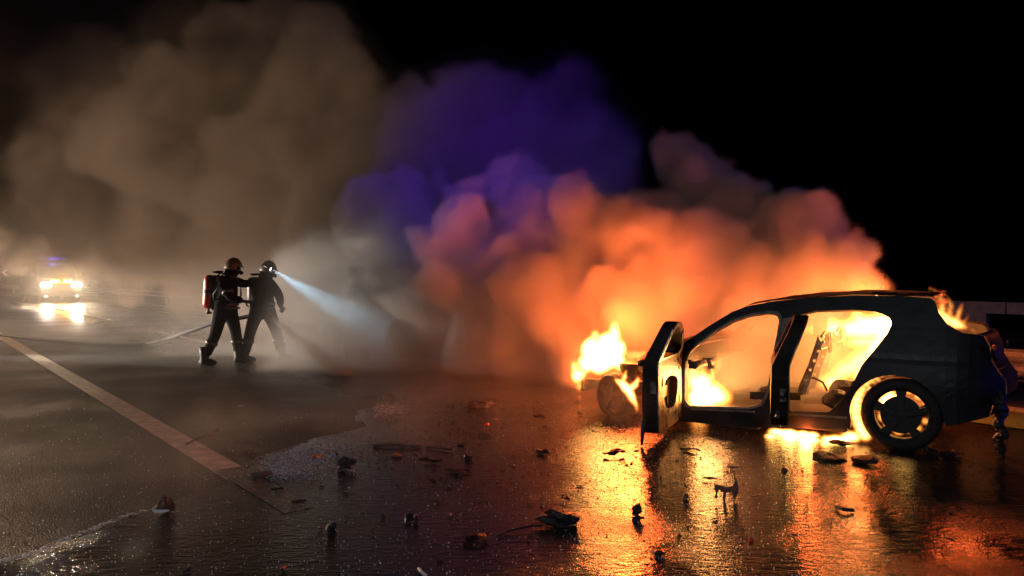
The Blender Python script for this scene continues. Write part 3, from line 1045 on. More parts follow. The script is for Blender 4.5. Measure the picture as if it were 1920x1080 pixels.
# doors, each turned about its hinge
def door(name, hinge, angle, low, win, length, label, seed):
    dt = bpy.data.objects.new(name, None)
    sc.collection.objects.link(dt)
    dt.parent = CAR
    dt.location = (hinge[0], hinge[1], 0)
    dt.rotation_euler = (0, 0, R(180) - angle)
    dt['label'] = label
    T = 0.055

    def lean(z):
        return max(0, z - 0.74) * 0.40

    def face(yy):
        return lambda x, z: Vector((x, yy + lean(z) - 0.02 * math.cos((z - 0.45) * 3) * (1 if yy < 0 else 0), z))
    zc = [0.2, 0.3, 0.4, 0.5, 0.6, 0.7, 0.74, 0.78, 0.82, 0.9, 1.0]
    hole = win
    bm_ = plate(low, [hole], [], zc, face(-T), 0.012)
    obj('outer_skin', bm_, 'paint', dt)
    # inner panel with service holes
    q = random.Random(seed)
    cx0, cz0 = length * 0.5, 0.42
    h1 = [(cx0 + 0.30 * length * math.cos(a) * (1 + 0.10 * math.sin(3 * a)), cz0 + 0.17 * math.sin(a) * (1 + 0.15 * math.sin(2 * a + 1))) for a in [j * math.pi / 8 for j in range(16)]]
    h2 = [(length * 0.86 + 0.035 * math.cos(a), 0.55 + 0.05 * math.sin(a)) for a in [j * math.pi / 4 for j in range(8)]]
    h3 = [(length * 0.14 + 0.03 * math.cos(a), 0.30 + 0.05 * math.sin(a)) for a in [j * math.pi / 4 for j in range(8)]]
    h4 = [(length * 0.16 + 0.03 * math.cos(a), 0.60 + 0.03 * math.sin(a)) for a in [j * math.pi / 4 for j in range(8)]]
    bm_ = plate(low, [hole, h1, h2, h3, h4], [], zc, face(T), 0.012)
    inn = obj('inner_panel', bm_, 'bare', dt)
    # shut faces closing the edge between the skins
    bm_ = bmesh.new()
    loop = rounded(low, 0.015, 1)
    a_ = [bm_.verts.new(face(-T)(x, z)) for x, z in loop]
    b_ = [bm_.verts.new(face(T)(x, z)) for x, z in loop]
    for k in range(len(loop)):
        n = (k + 1) % len(loop)
        bm_.faces.new((a_[k], a_[n], b_[n], b_[k]))
    bmesh.ops.solidify(bm_, geom=bm_.faces[:], thickness=0.006)
    obj('shut_face', bm_, 'burnt', dt)
    bm_ = bmesh.new()
    loop = rounded(hole, 0.01, 1)
    a_ = [bm_.verts.new(face(-T)(x, z)) for x, z in loop]
    b_ = [bm_.verts.new(face(T)(x, z)) for x, z in loop]
    for k in range(len(loop)):
        n = (k + 1) % len(loop)
        bm_.faces.new((a_[k], a_[n], b_[n], b_[k]))
    obj('window_channel', bm_, 'burnt', dt)
    # impact bar, latch, window lifter seen through the service hole
    bm_ = bmesh.new()
    add_tube(bm_, [(0.05, -0.02, 0.52), (length - 0.05, -0.02, 0.34)], 0.018, 8)
    obj('impact_bar', bm_, 'bare', dt)
    bm_ = bmesh.new()
    add_tube(bm_, [(length * 0.35, 0.0, 0.2), (length * 0.4, 0.0, 0.7)], 0.010, 6)
    add_tube(bm_, [(length * 0.65, 0.0, 0.2), (length * 0.62, 0.0, 0.7)], 0.010, 6)
    add_box(bm_, (length * 0.5, 0.0, 0.42), (0.12, 0.03, 0.10))
    obj('window_lifter', bm_, 'bare', dt)
    bm_ = bmesh.new()
    add_box(bm_, (length - 0.012, 0.02, 0.52), (0.03, 0.05, 0.10))
    obj('latch', bm_, 'bare', dt)
    return dt


L1 = 0.98
low1 = rounded([(0.0, 0.14), (0.02, 0.76), (0.12, 0.84), (0.40, 0.985), (0.68, 1.075), (0.84, 1.085), (0.90, 1.05), (0.96, 0.80), (L1, 0.70), (L1, 0.35), (0.95, 0.15), (0.90, 0.11), (0.06, 0.10)], 0.03, 2)
win1 = rounded([(0.14, 0.80), (0.42, 0.945), (0.68, 1.03), (0.82, 1.04), (0.86, 0.99), (0.89, 0.80), (0.87, 0.765), (0.16, 0.745)], 0.025, 2)
d1 = door('front_door', (1.95, 0.02), R(81.6), low1, win1, L1, 'open front door with bare inner metal and empty window frame', 3)
bm = bmesh.new()       # melted lower skin drooping to the road at the tip, stump of the mirror
add_tube(bm, [(L1 - 0.02, -0.06, 0.24), (L1, -0.07, 0.12), (L1 + 0.01, -0.075, 0.02)], [0.03, 0.02, 0.012], 6)
obj('melted_skin', bm, 'char', d1)
bm = bmesh.new()
add_blob(bm, (L1 - 0.03, -0.085, 0.725), (0.05, 0.04, 0.03), 4, 0.3, 2)
obj('handle_stump', bm, 'char', d1)
L2 = 0.80
low2 = rounded([(0.0, 0.22), (0.0, 0.78), (0.02, 1.06), (0.08, 1.13), (0.40, 1.145), (0.56, 1.10), (0.62, 1.02), (0.66, 0.84), (0.72, 0.74), (L2, 0.66), (0.74, 0.48), (0.62, 0.30), (0.52, 0.22), (0.06, 0.19)], 0.03, 2)
win2 = rounded([(0.07, 0.80), (0.08, 1.04), (0.12, 1.085), (0.38, 1.10), (0.53, 1.06), (0.57, 1.0), (0.60, 0.85), (0.56, 0.80)], 0.025, 2)
d2 = door('rear_door', (0.975, 0.02), R(76), low2, win2, L2, 'open rear door seen edge-on beside the pale B-pillar', 4)

# ------------------------------------------------------------------ firefighters
def skin_body(name, pts, links, parent, m):
    """one continuous figure grown over a skeleton: pts = {joint: (x, y, z, radius_across, radius_deep)}"""
    keys = list(pts)
    me = bpy.data.meshes.new(name)
    me.from_pydata([pts[k][:3] for k in keys], [(keys.index(a), keys.index(b)) for a, b in links], [])
    o = bpy.data.objects.new(name, me)
    sc.collection.objects.link(o)
    sk = o.modifiers.new('skin', 'SKIN')
    sk.use_smooth_shade = True
    if not me.skin_vertices:
        me.skin_vertices.new() if hasattr(me.skin_vertices, 'new') else None
    for i, k in enumerate(keys):
        d = me.skin_vertices[0].data[i]
        d.radius = (pts[k][3], pts[k][4] if len(pts[k]) > 4 else pts[k][3])
        d.use_root = (k == 'pelvis')
    sb = o.modifiers.new('sub', 'SUBSURF')
    sb.levels = 2
    sb.render_levels = 2
    me.materials.append(M[m])
    o.parent = parent
    return o


def glove(wrist, hand_dir, palm_n, parent, curl=1.0):
    """palm, four unequal curled fingers and a thumb from the side of the palm"""
    d = Vector(hand_dir).normalized()
    n = Vector(palm_n).normalized()
    s = d.cross(n).normalized()
    n = s.cross(d).normalized()
    w_ = Vector(wrist)
    bm_ = bmesh.new()
    add_tube(bm_, [w_ - d * 0.03, w_ + d * 0.02, w_ + d * 0.06, w_ + d * 0.10], [0.042, 0.040, 0.047, 0.042], 8, True, 0.6)
    for k, ln in enumerate((0.075, 0.085, 0.08, 0.062)):
        b_ = w_ + d * 0.095 + s * (-0.033 + k * 0.022)
        p1 = b_ + (d * 0.7 + n * 0.5 * curl).normalized() * ln * 0.45
        p2 = p1 + (d * 0.1 + n * curl).normalized() * ln * 0.35
        p3 = p2 + (-d * 0.6 + n * 0.5 * curl).normalized() * ln * 0.3
        add_tube(bm_, [b_, p1, p2, p3], [0.012, 0.0115, 0.011, 0.009], 6)
    b_ = w_ + d * 0.045 - s * 0.038
    add_tube(bm_, [b_, b_ - s * 0.03 + d * 0.02 + n * 0.02, b_ - s * 0.025 + d * 0.05 + n * 0.05], [0.015, 0.013, 0.010], 6)
    obj('glove', bm_, 'boot', parent, True)


def band(parent, p, axis, r, width=0.05, m='band', sq=0.9):
    bm_ = bmesh.new()
    q = Vector(axis).to_track_quat('Z', 'X').to_matrix().to_4x4()
    add_lathe(bm_, [(r, -width / 2), (r * 1.02, 0), (r, width / 2)], Matrix.Translation(p) @ q @ Matrix.Diagonal((1, sq, 1, 1)), 20)
    obj('reflective_band', bm_, m, parent, True)


def head_and_helmet(t, c, tilt, shell, torch=False):
    """c = centre of the head; faces +x"""
    mt = Matrix.Translation(c) @ Matrix.Rotation(tilt, 4, 'Y')
    bm_ = bmesh.new()
    r = bmesh.ops.create_uvsphere(bm_, u_segments=20, v_segments=14, radius=1)
    for v in r['verts']:
        x, y, z = v.co
        k = 1.0
        fx = 0.098 * x
        if z < 0:
            fx *= 1 + 0.10 * z * -1 * (1 if x > 0 else -2.2)
        yy = 0.077 * y * (1 - 0.18 * max(0, -z))
        zz = 0.118 * z
        if x > 0.6 and abs(y) < 0.25 and -0.35 < z < 0.15:
            fx += 0.020 * (1 - abs(y) / 0.25) * (1 - abs(z + 0.12) / 0.3)      # nose
        v.co = (fx, yy, zz)
    for sy in (-1, 1):
        add_blob(bm_, (0.078, sy * 0.030, 0.008), (0.012, 0.014, 0.010), 1, 0.0, 1)      # eyes
        add_blob(bm_, (-0.005, sy * 0.077, -0.01), (0.020, 0.010, 0.030), 2, 0.0, 1)     # ears
    add_tube(bm_, [(0.088, -0.022, -0.058), (0.094, 0, -0.056), (0.088, 0.022, -0.058)], 0.006, 6)      # mouth
    bmesh.ops.transform(bm_, matrix=mt, verts=bm_.verts[:])
    obj('head', bm_, 'skin', t, True)
    # shell
    bm_ = bmesh.new()
    r = bmesh.ops.create_uvsphere(bm_, u_segments=28, v_segments=18, radius=1)
    dead = [v for v in r['verts'] if v.co.z < -0.35 or (v.co.z < 0.02 and v.co.x > 0.45)]
    bmesh.ops.delete(bm_, geom=dead, context='VERTS')
    for v in bm_.verts:
        x, y, z = v.co
        comb = 0.014 * max(0, 1 - abs(y) / 0.18) * max(0, z)
        flare = 0.022 * max(0, -z - 0.05) * 2.2 * (1 if x < 0.2 else 0.2)
        v.co = (0.140 * x - (flare if x < 0 else 0), 0.116 * y * (1 + flare * 3), 0.138 * z + 0.022 + comb)
    bmesh.ops.solidify(bm_, geom=bm_.faces[:], thickness=0.006)
    bmesh.ops.transform(bm_, matrix=mt, verts=bm_.verts[:])
    h = obj('helmet', bm_, shell, t, True)
    bm_ = bmesh.new()      # brim over the brow
    rows = []
    for k in range(11):
        a = R(-62 + 12.4 * k)
        rows.append([bm_.verts.new((0.137 * math.cos(a), 0.114 * math.sin(a), 0.045)), bm_.verts.new((0.175 * math.cos(a) + 0.004, 0.135 * math.sin(a), 0.022))])
    for a, b in zip(rows, rows[1:]):
        bm_.faces.new((a[0], b[0], b[1], a[1]))
    bmesh.ops.solidify(bm_, geom=bm_.faces[:], thickness=0.006)
    bmesh.ops.transform(bm_, matrix=mt, verts=bm_.verts[:])
    obj('brim', bm_, shell, h, True)
    bm_ = bmesh.new()      # neck curtain
    rows = []
    for k in range(15):
        a = R(60 + 17.2 * k)
        rows.append([bm_.verts.new((0.125 * math.cos(a), 0.108 * math.sin(a), -0.02)), bm_.verts.new((0.135 * math.cos(a) - 0.012, 0.125 * math.sin(a), -0.13))])
    for a, b in zip(rows, rows[1:]):
        bm_.faces.new((a[0], b[0], b[1], a[1]))
    bmesh.ops.solidify(bm_, geom=bm_.faces[:], thickness=0.006)
    bmesh.ops.transform(bm_, matrix=mt, verts=bm_.verts[:])
    obj('neck_curtain', bm_, 'turnout', h, True)
    # breathing mask with regulator
    bm_ = bmesh.new()
    add_blob(bm_, (0.068, 0, -0.028), (0.055, 0.066, 0.075), 3, 0.0, 2)
    bmesh.ops.transform(bm_, matrix=mt, verts=bm_.verts[:])
    mk = obj('face_mask', bm_, 'visor', t, True)
    bm_ = bmesh.new()
    add_lathe(bm_, [(0.032, 0), (0.035, 0.03), (0.022, 0.05), (0.0, 0.05)], Matrix.Translation((0.11, 0, -0.065)) @ Matrix.Rotation(R(95), 4, 'Y'), 14)
    bmesh.ops.transform(bm_, matrix=mt, verts=bm_.verts[:])
    obj('regulator', bm_, 'black', mk, True)
    return h, mt


def boots(t, foot, toe, heel=(0, 0, 0)):
    f_ = Vector(foot)
    d = Vector(toe).normalized()
    bm_ = bmesh.new()
    add_tube(bm_, [f_ + Vector((0, 0, 0.30)), f_ + Vector((0, 0, 0.2)), f_ + Vector((0, 0, 0.09)), f_ + Vector((0, 0, 0.02))], [0.085, 0.075, 0.068, 0.066], 12)
    add_tube(bm_, [f_ + Vector((0, 0, 0.055)) - d * 0.07, f_ + Vector((0, 0, 0.055)) + d * 0.04, f_ + Vector((0, 0, 0.05)) + d * 0.13, f_ + Vector((0, 0, 0.04)) + d * 0.20], [0.055, 0.058, 0.055, 0.03], 10)
    obj('boot', bm_, 'boot', t, True)


# --- the one behind, red cylinder on the back
FA = thing('person', 'firefighter with red air cylinder on the back and pale helmet, bracing the other', 'firefighter', (-4.73, 12.2, 0), R(4), 'firefighters')
pa = {'pelvis': (0.0, 0.0, 0.90, 0.175, 0.15), 'belly': (0.015, 0, 1.05, 0.19, 0.165), 'chest': (0.045, 0, 1.26, 0.205, 0.17), 'neckbase': (0.075, 0, 1.42, 0.12, 0.11), 'neck': (0.09, 0, 1.50, 0.065, 0.065), 'skull': (0.105, 0, 1.56, 0.06, 0.06),
      'shL': (0.085, 0.20, 1.375, 0.095), 'elL': (0.25, 0.235, 1.31, 0.075), 'wrL': (0.46, 0.20, 1.375, 0.055),
      'shR': (0.05, -0.20, 1.375, 0.10), 'elR': (0.14, -0.285, 1.12, 0.08), 'wrR': (0.35, -0.20, 1.04, 0.056),
      'hipL': (0.05, 0.10, 0.86, 0.125), 'knL': (0.125, 0.15, 0.50, 0.092), 'anL': (0.155, 0.17, 0.14, 0.075),
      'hipR': (-0.045, -0.10, 0.86, 0.125), 'knR': (-0.11, -0.15, 0.51, 0.094), 'anR': (-0.27, -0.17, 0.14, 0.076)}
lk = [('pelvis', 'belly'), ('belly', 'chest'), ('chest', 'neckbase'), ('neckbase', 'neck'), ('neck', 'skull'), ('chest', 'shL'), ('shL', 'elL'), ('elL', 'wrL'), ('chest', 'shR'), ('shR', 'elR'), ('elR', 'wrR'),
      ('pelvis', 'hipL'), ('hipL', 'knL'), ('knL', 'anL'), ('pelvis', 'hipR'), ('hipR', 'knR'), ('knR', 'anR')]
skin_body('body', pa, lk, FA, 'turnout')
head_and_helmet(FA, (0.135, 0, 1.585), R(6), 'helmet')
boots(FA, (0.155, 0.17, 0.0), (1, 0.15, 0))
boots(FA, (-0.285, -0.17, 0.0), (1, -0.25, 0))
glove((0.46, 0.20, 1.375), (1, 0.05, -0.1), (0, 0, -1), FA, 0.6)
glove((0.35, -0.20, 1.04), (1, 0.15, -0.1), (0, 0.6, -0.8), FA, 1.0)
band(FA, (0.008, 0, 1.00), (0.1, 0, 1), 0.205, 0.045)
band(FA, (0.03, 0, 0.94), (0.1, 0, 1), 0.203, 0.03)
band(FA, (0.14, 0.157, 0.36), (0.03, 0.02, -0.36), 0.098, 0.05)
band(FA, (-0.175, -0.158, 0.36), (-0.16, -0.02, -0.37), 0.098, 0.05)
band(FA, (0.12, -0.262, 1.185), (0.09, -0.085, -0.255), 0.10, 0.04)
# breathing set
bm = bmesh.new()
ax = Vector((0.07, 0, 1)).normalized()
mt = Matrix.Translation((-0.265, -0.02, 0.915)) @ ax.to_track_quat('Z', 'X').to_matrix().to_4x4()
add_lathe(bm, [(0.0, 0.0), (0.05, 0.005), (0.085, 0.03), (0.098, 0.07), (0.098, 0.47), (0.09, 0.515), (0.06, 0.55), (0.0, 0.56)], mt, 24)
cyl = obj('air_cylinder', bm, 'cylinder', FA, True)
cyl['label'] = 'red air cylinder worn upright on the back'
bm = bmesh.new()
add_lathe(bm, [(0.1, 0.255), (0.102, 0.27), (0.102, 0.295), (0.1, 0.31)], mt, 24)
obj('strap', bm, 'black', cyl, True)
bm = bmesh.new()
add_box(bm, mt @ Vector((0.06, -0.088, 0.285)), (0.05, 0.02, 0.022))
obj('buckle', bm, 'band', cyl)
bm = bmesh.new()
add_lathe(bm, [(0.03, -0.09), (0.035, -0.06), (0.02, -0.03), (0.022, 0.01)], mt, 12)
add_tube(bm, [mt @ Vector((0, 0, -0.06)), mt @ Vector((-0.05, -0.02, -0.07))], 0.018, 8)
obj('valve', bm, 'black', cyl, True)
bm = bmesh.new()
add_box(bm, (-0.15, 0, 1.18), (0.05, 0.28, 0.58), Matrix.Rotation(R(4), 3, 'Y'))
bmesh.ops.bevel(bm, geom=bm.edges[:], offset=0.02, segments=2, affect='EDGES')
obj('back_plate', bm, 'black', FA)
for sy in (-0.11, 0.11):
    bm = bmesh.new()
    add_tube(bm, [(-0.13, sy, 1.42), (-0.04, sy, 1.50), (0.10, sy, 1.47), (0.22, sy, 1.32), (0.22, sy, 1.12), (0.1, sy * 1.6, 1.0), (-0.12, sy, 0.98)], 0.022, 6, True, 0.5)
    obj('shoulder_strap', bm, 'black', FA, True)
bm = bmesh.new()
add_tube(bm, [(-0.13, -0.10, 1.0), (-0.12, -0.22, 1.15), (0.05, -0.20, 1.42), (0.20, -0.10, 1.44), (0.24, 0, 1.53)], 0.014, 8)
obj('air_line', bm, 'black', FA, True)
bm = bmesh.new()
add_blob(bm, (-0.10, -0.02, 1.515), (0.075, 0.16, 0.022), 3, 0.25, 2)
obj('collar', bm, 'turnout', FA, True)

# --- the one in front with the nozzle and the helmet torch
FB = thing('person', 'firefighter with lit helmet torch holding the hose nozzle in a wide stance', 'firefighter', (-4.235, 12.55, 0), R(-6), 'firefighters')
pb = {'pelvis': (0.0, 0.0, 0.88, 0.18, 0.16), 'belly': (-0.01, 0, 1.04, 0.20, 0.175), 'chest': (0.0, 0, 1.25, 0.215, 0.18), 'neckbase': (0.04, 0, 1.41, 0.125, 0.115), 'neck': (0.06, 0, 1.47, 0.065, 0.065), 'skull': (0.08, 0, 1.52, 0.06, 0.06),
      'shL': (0.05, 0.20, 1.35, 0.10), 'elL': (0.20, 0.24, 1.10, 0.082), 'wrL': (0.28, 0.10, 0.93, 0.056),
      'shR': (0.03, -0.21, 1.35, 0.105), 'elR': (0.05, -0.30, 1.08, 0.085), 'wrR': (0.16, -0.17, 0.92, 0.058),
      'hipL': (0.07, 0.10, 0.84, 0.128), 'knL': (0.175, 0.15, 0.50, 0.095), 'anL': (0.245, 0.17, 0.13, 0.077),
      'hipR': (-0.07, -0.10, 0.84, 0.128), 'knR': (-0.16, -0.14, 0.49, 0.095), 'anR': (-0.235, -0.16, 0.13, 0.077)}
skin_body('body', pb, lk, FB, 'turnout')
hb, hmt = head_and_helmet(FB, (0.105, 0, 1.545), R(10), 'helmet2')
boots(FB, (0.25, 0.17, 0.0), (1, 0.2, 0))
boots(FB, (-0.24, -0.16, 0.0), (1, -0.2, 0))
glove((0.28, 0.10, 0.93), (0.7, -0.6, -0.5), (0, -0.8, -0.5), FB, 1.0)
glove((0.16, -0.17, 0.92), (0.7, 0.6, -0.4), (0, 0.8, -0.5), FB, 1.0)
band(FB, (0.0, 0, 0.98), (0, 0, 1), 0.215, 0.045)
band(FB, (0.0, 0, 0.91), (0, 0, 1), 0.205, 0.03)
band(FB, (0.205, 0.158, 0.36), (0.07, 0.02, -0.36), 0.10, 0.05)
band(FB, (-0.19, -0.148, 0.36), (-0.075, -0.02, -0.36), 0.10, 0.05)
bm = bmesh.new()
add_blob(bm, (-0.10, 0.0, 1.475), (0.08, 0.17, 0.02), 6, 0.25, 2)
obj('collar', bm, 'turnout', FB, True)
bm = bmesh.new()      # spare breathing set under the coat flap on the far side of the back
add_lathe(bm, [(0.0, 0.0), (0.06, 0.01), (0.085, 0.05), (0.085, 0.40), (0.06, 0.45), (0.0, 0.46)], Matrix.Translation((-0.20, 0.05, 0.97)), 20)
obj('air_cylinder', bm, 'black', FB, True)
# helmet torch
beam_dir = Vector((0.80, 0.22, -0.50)).normalized()
tpos = Vector((0.150, -0.105, 1.590))
tq = beam_dir.to_track_quat('Z', 'X').to_matrix().to_4x4()
bm = bmesh.new()
add_lathe(bm, [(0.0, -0.07), (0.017, -0.07), (0.018, 0.01), (0.026, 0.03), (0.027, 0.045)], Matrix.Translation(tpos) @ tq, 14)
tor = obj('torch', bm, 'black', hb, True)
bm = bmesh.new()
add_lathe(bm, [(0.0, 0.049), (0.024, 0.046)], Matrix.Translation(tpos) @ tq, 14)
obj('torch_lens', bm, 'torch', hb)
MB_ = Matrix.Translation(FB.location) @ Matrix.Rotation(R(-6), 4, 'Z')
tw = MB_ @ (tpos + beam_dir * 0.07)
lamp('torch_light', 'SPOT', tw, TORCH_W, (0.34, 0.70, 1.0), 0.02, aim=tw + (MB_.to_3x3() @ beam_dir), size=R(23), blend=1.0)

# ------------------------------------------------------------------ hose, nozzle and jet
hp = [ground_at(-420, 590, 0.035), ground_at(-120, 615, 0.035), ground_at(0, 628, 0.035), ground_at(60, 635, 0.035), ground_at(120, 641, 0.035), ground_at(180, 646, 0.035), ground_at(235, 648, 0.035), ground_at(275, 645, 0.05),
      at(305, 638, 14.2), at(350, 623, 13.3), at(400, 606, 12.62), at(440, 598, 12.50), at(475, 592, 12.45), at(500, 588, 12.40)]
sm_ = []
for i in range(len(hp) - 1):
    p0, p1, p2, p3 = hp[max(0, i - 1)], hp[i], hp[i + 1], hp[min(len(hp) - 1, i + 2)]
    for k in range(6):
        t_ = k / 6
        sm_.append(0.5 * ((2 * p1) + (p2 - p0) * t_ + (2 * p0 - 5 * p1 + 4 * p2 - p3) * t_ ** 2 + (-p0 + 3 * p1 - 3 * p2 + p3) * t_ ** 3))
sm_.append(hp[-1])
HO = thing('fire_hose', 'dark fire hose lying across the road and rising to the firefighters', 'hose', hp[3] * 1.0)
org = hp[3].copy()
bm = bmesh.new()
add_tube(bm, [p - org for p in sm_], 0.035, 10)
obj('hose_line', bm, 'hose', HO, True)
bm = bmesh.new()
n0 = hp[-1]
jet_end = ground_at(640, 702)
jd = (jet_end - n0).normalized()
add_lathe(bm, [(0.036, -0.06), (0.04, 0.0), (0.03, 0.05), (0.03, 0.12), (0.045, 0.14), (0.05, 0.20), (0.04, 0.21)], Matrix.Translation(n0 - org) @ jd.to_track_quat('Z', 'X').to_matrix().to_4x4(), 16)
add_tube(bm, [n0 - org + jd * 0.05, n0 - org + jd * 0.05 + Vector((0, 0, 0.06)), n0 - org + jd * 0.10 + Vector((0, 0, 0.08))], 0.012, 6)
obj('nozzle', bm, 'black', HO, True)

# ------------------------------------------------------------------ oncoming emergency van
VU, VV = 44.0, 6.9
vp = rp(VU, VV)
vd = (rp(VU - 1, VV) - vp).normalized()
VAN = thing('emergency_van', 'emergency van with headlights, amber flashers and blue roof bar lit, coming along the road', 'van', vp, math.atan2(vd.y, vd.x))
W2 = 0.96
prof = [(0.0, 0.34), (0.02, 0.62), (-0.06, 0.98), (-0.85, 1.16), (-1.45, 1.92), (-1.75, 2.08), (-5.0, 2.12), (-5.1, 2.0), (-5.12, 0.36)]
bm = bmesh.new()
rows = []
for y, ins in ((-W2, 1), (-W2 + 0.06, 0), (W2 - 0.06, 0), (W2, 1)):
    rows.append([bm.verts.new((x - (0.05 if ins and i < 3 else 0), y * (1 - 0.10 * max(0, z - 1.15)), z - (0.05 if ins and z > 1.9 else 0))) for i, (x, z) in enumerate(prof)])
for a, b in zip(rows, rows[1:]):
    for k in range(len(prof) - 1):
        bm.faces.new((a[k], a[k + 1], b[k + 1], b[k]))
bm.faces.new(rows[0][::-1])
bm.faces.new(rows[-1])
obj('body', bm, 'van', VAN)
bm = bmesh.new()
v_ = [bm.verts.new(p) for p in ((-0.90, -0.80, 1.235), (-0.90, 0.80, 1.235), (-1.40, 0.74, 1.875), (-1.40, -0.74, 1.875))]
bm.faces.new(v_)
bmesh.ops.solidify(bm, geom=bm.faces[:], thickness=-0.02)
obj('windscreen', bm, 'glass', VAN)
for sy in (-1, 1):
    for x0, x1 in ((-1.75, -2.5), (-2.65, -3.8), (-3.95, -4.9)):
        bm = bmesh.new()
        add_box(bm, ((x0 + x1) / 2, sy * (W2 * 0.945), 1.58), (abs(x1 - x0), 0.03, 0.52))
        obj('side_window', bm, 'glass', VAN)
    bm = bmesh.new()
    add_box(bm, (-1.1, sy * 1.10, 1.42), (0.10, 0.18, 0.28))
    bmesh.ops.bevel(bm, geom=bm.edges[:], offset=0.03, segments=2, affect='EDGES')
    obj('mirror', bm, 'black', VAN)
    bm = bmesh.new()
    add_box(bm, (0.02, sy * 0.68, 0.90), (0.06, 0.44, 0.22))
    bmesh.ops.bevel(bm, geom=bm.edges[:], offset=0.025, segments=2, affect='EDGES')
    obj('headlight', bm, 'headlamp', VAN)
    bm = bmesh.new()
    add_lathe(bm, [(0.0, 0.03), (0.10, 0.02), (0.11, 0.0)], Matrix.Translation((0.03, sy * 0.70, 0.42)) @ Matrix.Rotation(R(90), 4, 'Y'), 16)
    obj('fog_lamp', bm, 'fog', VAN)
    bm = bmesh.new()
    add_box(bm, (-0.02, sy * 0.28, 1.08), (0.08, 0.34, 0.15))
    obj('amber_flasher', bm, 'amber', VAN)
    for x0 in (-0.85, -4.2):
        wt = bpy.data.objects.new('wheel', None)
        sc.collection.objects.link(wt)
        wt.parent = VAN
        bm = bmesh.new()
        mtw = Matrix.Translation((x0, sy * 0.84, 0.35)) @ Matrix.Rotation(R(90), 4, 'X')
        add_lathe(bm, [(0.20, -0.11), (0.33, -0.11), (0.35, -0.08), (0.35, 0.08), (0.33, 0.11), (0.20, 0.11)], mtw, 24)
        obj('tyre', bm, 'rubber', wt, True)
        bm = bmesh.new()
        add_lathe(bm, [(0.20, -0.10), (0.12, -0.06), (0.0, -0.06)], mtw, 20)
        add_lathe(bm, [(0.20, 0.10), (0.12, 0.06), (0.0, 0.06)], mtw, 20)
        obj('rim', bm, 'galv', wt, True)
bm = bmesh.new()
add_box(bm, (0.015, 0, 0.80), (0.04, 0.86, 0.30))
for k in range(5):
    add_box(bm, (0.04, 0, 0.68 + k * 0.06), (0.02, 0.84, 0.02))
obj('grille', bm, 'black', VAN)
bm = bmesh.new()
add_box(bm, (0.05, 0, 0.46), (0.14, 1.86, 0.26))
bmesh.ops.bevel(bm, geom=bm.edges[:], offset=0.04, segments=2, affect='EDGES')
obj('bumper', bm, 'black', VAN)
bm = bmesh.new()
add_box(bm, (-1.9, 0, 2.17), (0.28, 1.35, 0.07))
lb = obj('light_bar', bm, 'black', VAN)
for y in (-0.5, -0.17, 0.17, 0.5):
    bm = bmesh.new()
    add_box(bm, (-1.9, y, 2.25), (0.24, 0.26, 0.10))
    bmesh.ops.bevel(bm, geom=bm.edges[:], offset=0.03, segments=2, affect='EDGES')
    obj('blue_lamp', bm, 'bluelamp', lb)
mv = Matrix.Translation(vp) @ Matrix.Rotation(math.atan2(vd.y, vd.x), 4, 'Z')
for sy in (-1, 1):
    p = mv @ Vector((0.12, sy * 0.70, 0.90))
    lamp('headlight_beam', 'SPOT', p, HEAD_W, (1.0, 0.84, 0.64), 0.07, aim=mv @ Vector((20, sy * 0.9 - 2.0, 1.2)), size=R(65), blend=0.8)
lamp('amber_flasher_light', 'POINT', mv @ Vector((0.2, 0, 1.15)), 60, (1.0, 0.42, 0.01), 0.1)
lamp('roof_bar_light', 'POINT', mv @ Vector((-1.7, 0, 2.5)), 90, (0.08, 0.09, 1.0), 0.1)

# ------------------------------------------------------------------ debris on the wet road
ZW = 0.009


def place(px, py):
    return ground_at(px, py, ZW)


def scale_at(px, py):
    return ground_at(px, py).y / FOC       # metres per pixel there


def flake(px, py, wpx, seed, m='scrap', name='metal_flake', label=None, cat='debris', lift=0.03, grp=None, asp=0.45):
    q = random.Random(seed)
    c = place(px, py)
    s = scale_at(px, py) * wpx / 2
    bm_ = bmesh.new()
    n = 11
    ang0 = q.uniform(0, 3)
    ring = []
    for k in range(n):
        a = 2 * math.pi * k / n
        r_ = s * q.uniform(0.6, 1.1)
        ring.append(bm_.verts.new((r_ * math.cos(a), r_ * asp * 2 * math.sin(a), 0.010 + lift * s * 6 * abs(math.sin(a * 1.5 + ang0)) * q.uniform(0.3, 1))))
    mid = bm_.verts.new((0, 0, 0.012 + s * lift * 4))
    for k in range(n):
        bm_.faces.new((ring[k], ring[(k + 1) % n], mid))
    bmesh.ops.solidify(bm_, geom=bm_.faces[:], thickness=0.008)
    o_ = obj(name, bm_, m, loc=c, rotz=q.uniform(-0.5, 0.5))
    tag(o_, label, cat, grp)
    return o_


def chunk(px, py, wpx, hpx, seed, m='char', name='charred_chunk', label=None, cat='debris', grp=None, sub=2):
    c = place(px, py)
    s = scale_at(px, py)
    w_, h_ = wpx * s / 2, hpx * s
    bm_ = bmesh.new()
    add_blob(bm_, (0, 0, h_ * 0.40), (w_, w_ * 0.8, h_ * 0.45), seed, 0.6, sub)
    for v in bm_.verts:
        v.co.z = max(0.0, v.co.z)
    o_ = obj(name, bm_, m, loc=c, rotz=seed * 1.3)
    tag(o_, label, cat, grp)
    return o_


def rod(pts_px, r, m, name, label, cat='debris', lift=0.012, grp=None):
    p = [ground_at(x, y, ZW + lift + (dz if dz else 0)) for x, y, dz in pts_px]
    c = p[0].copy()
    c.z = 0
    bm_ = bmesh.new()
    add_tube(bm_, [a - c for a in p], r, 7)
    o_ = obj(name, bm_, m, loc=c)
    tag(o_, label, cat, grp)
    return o_


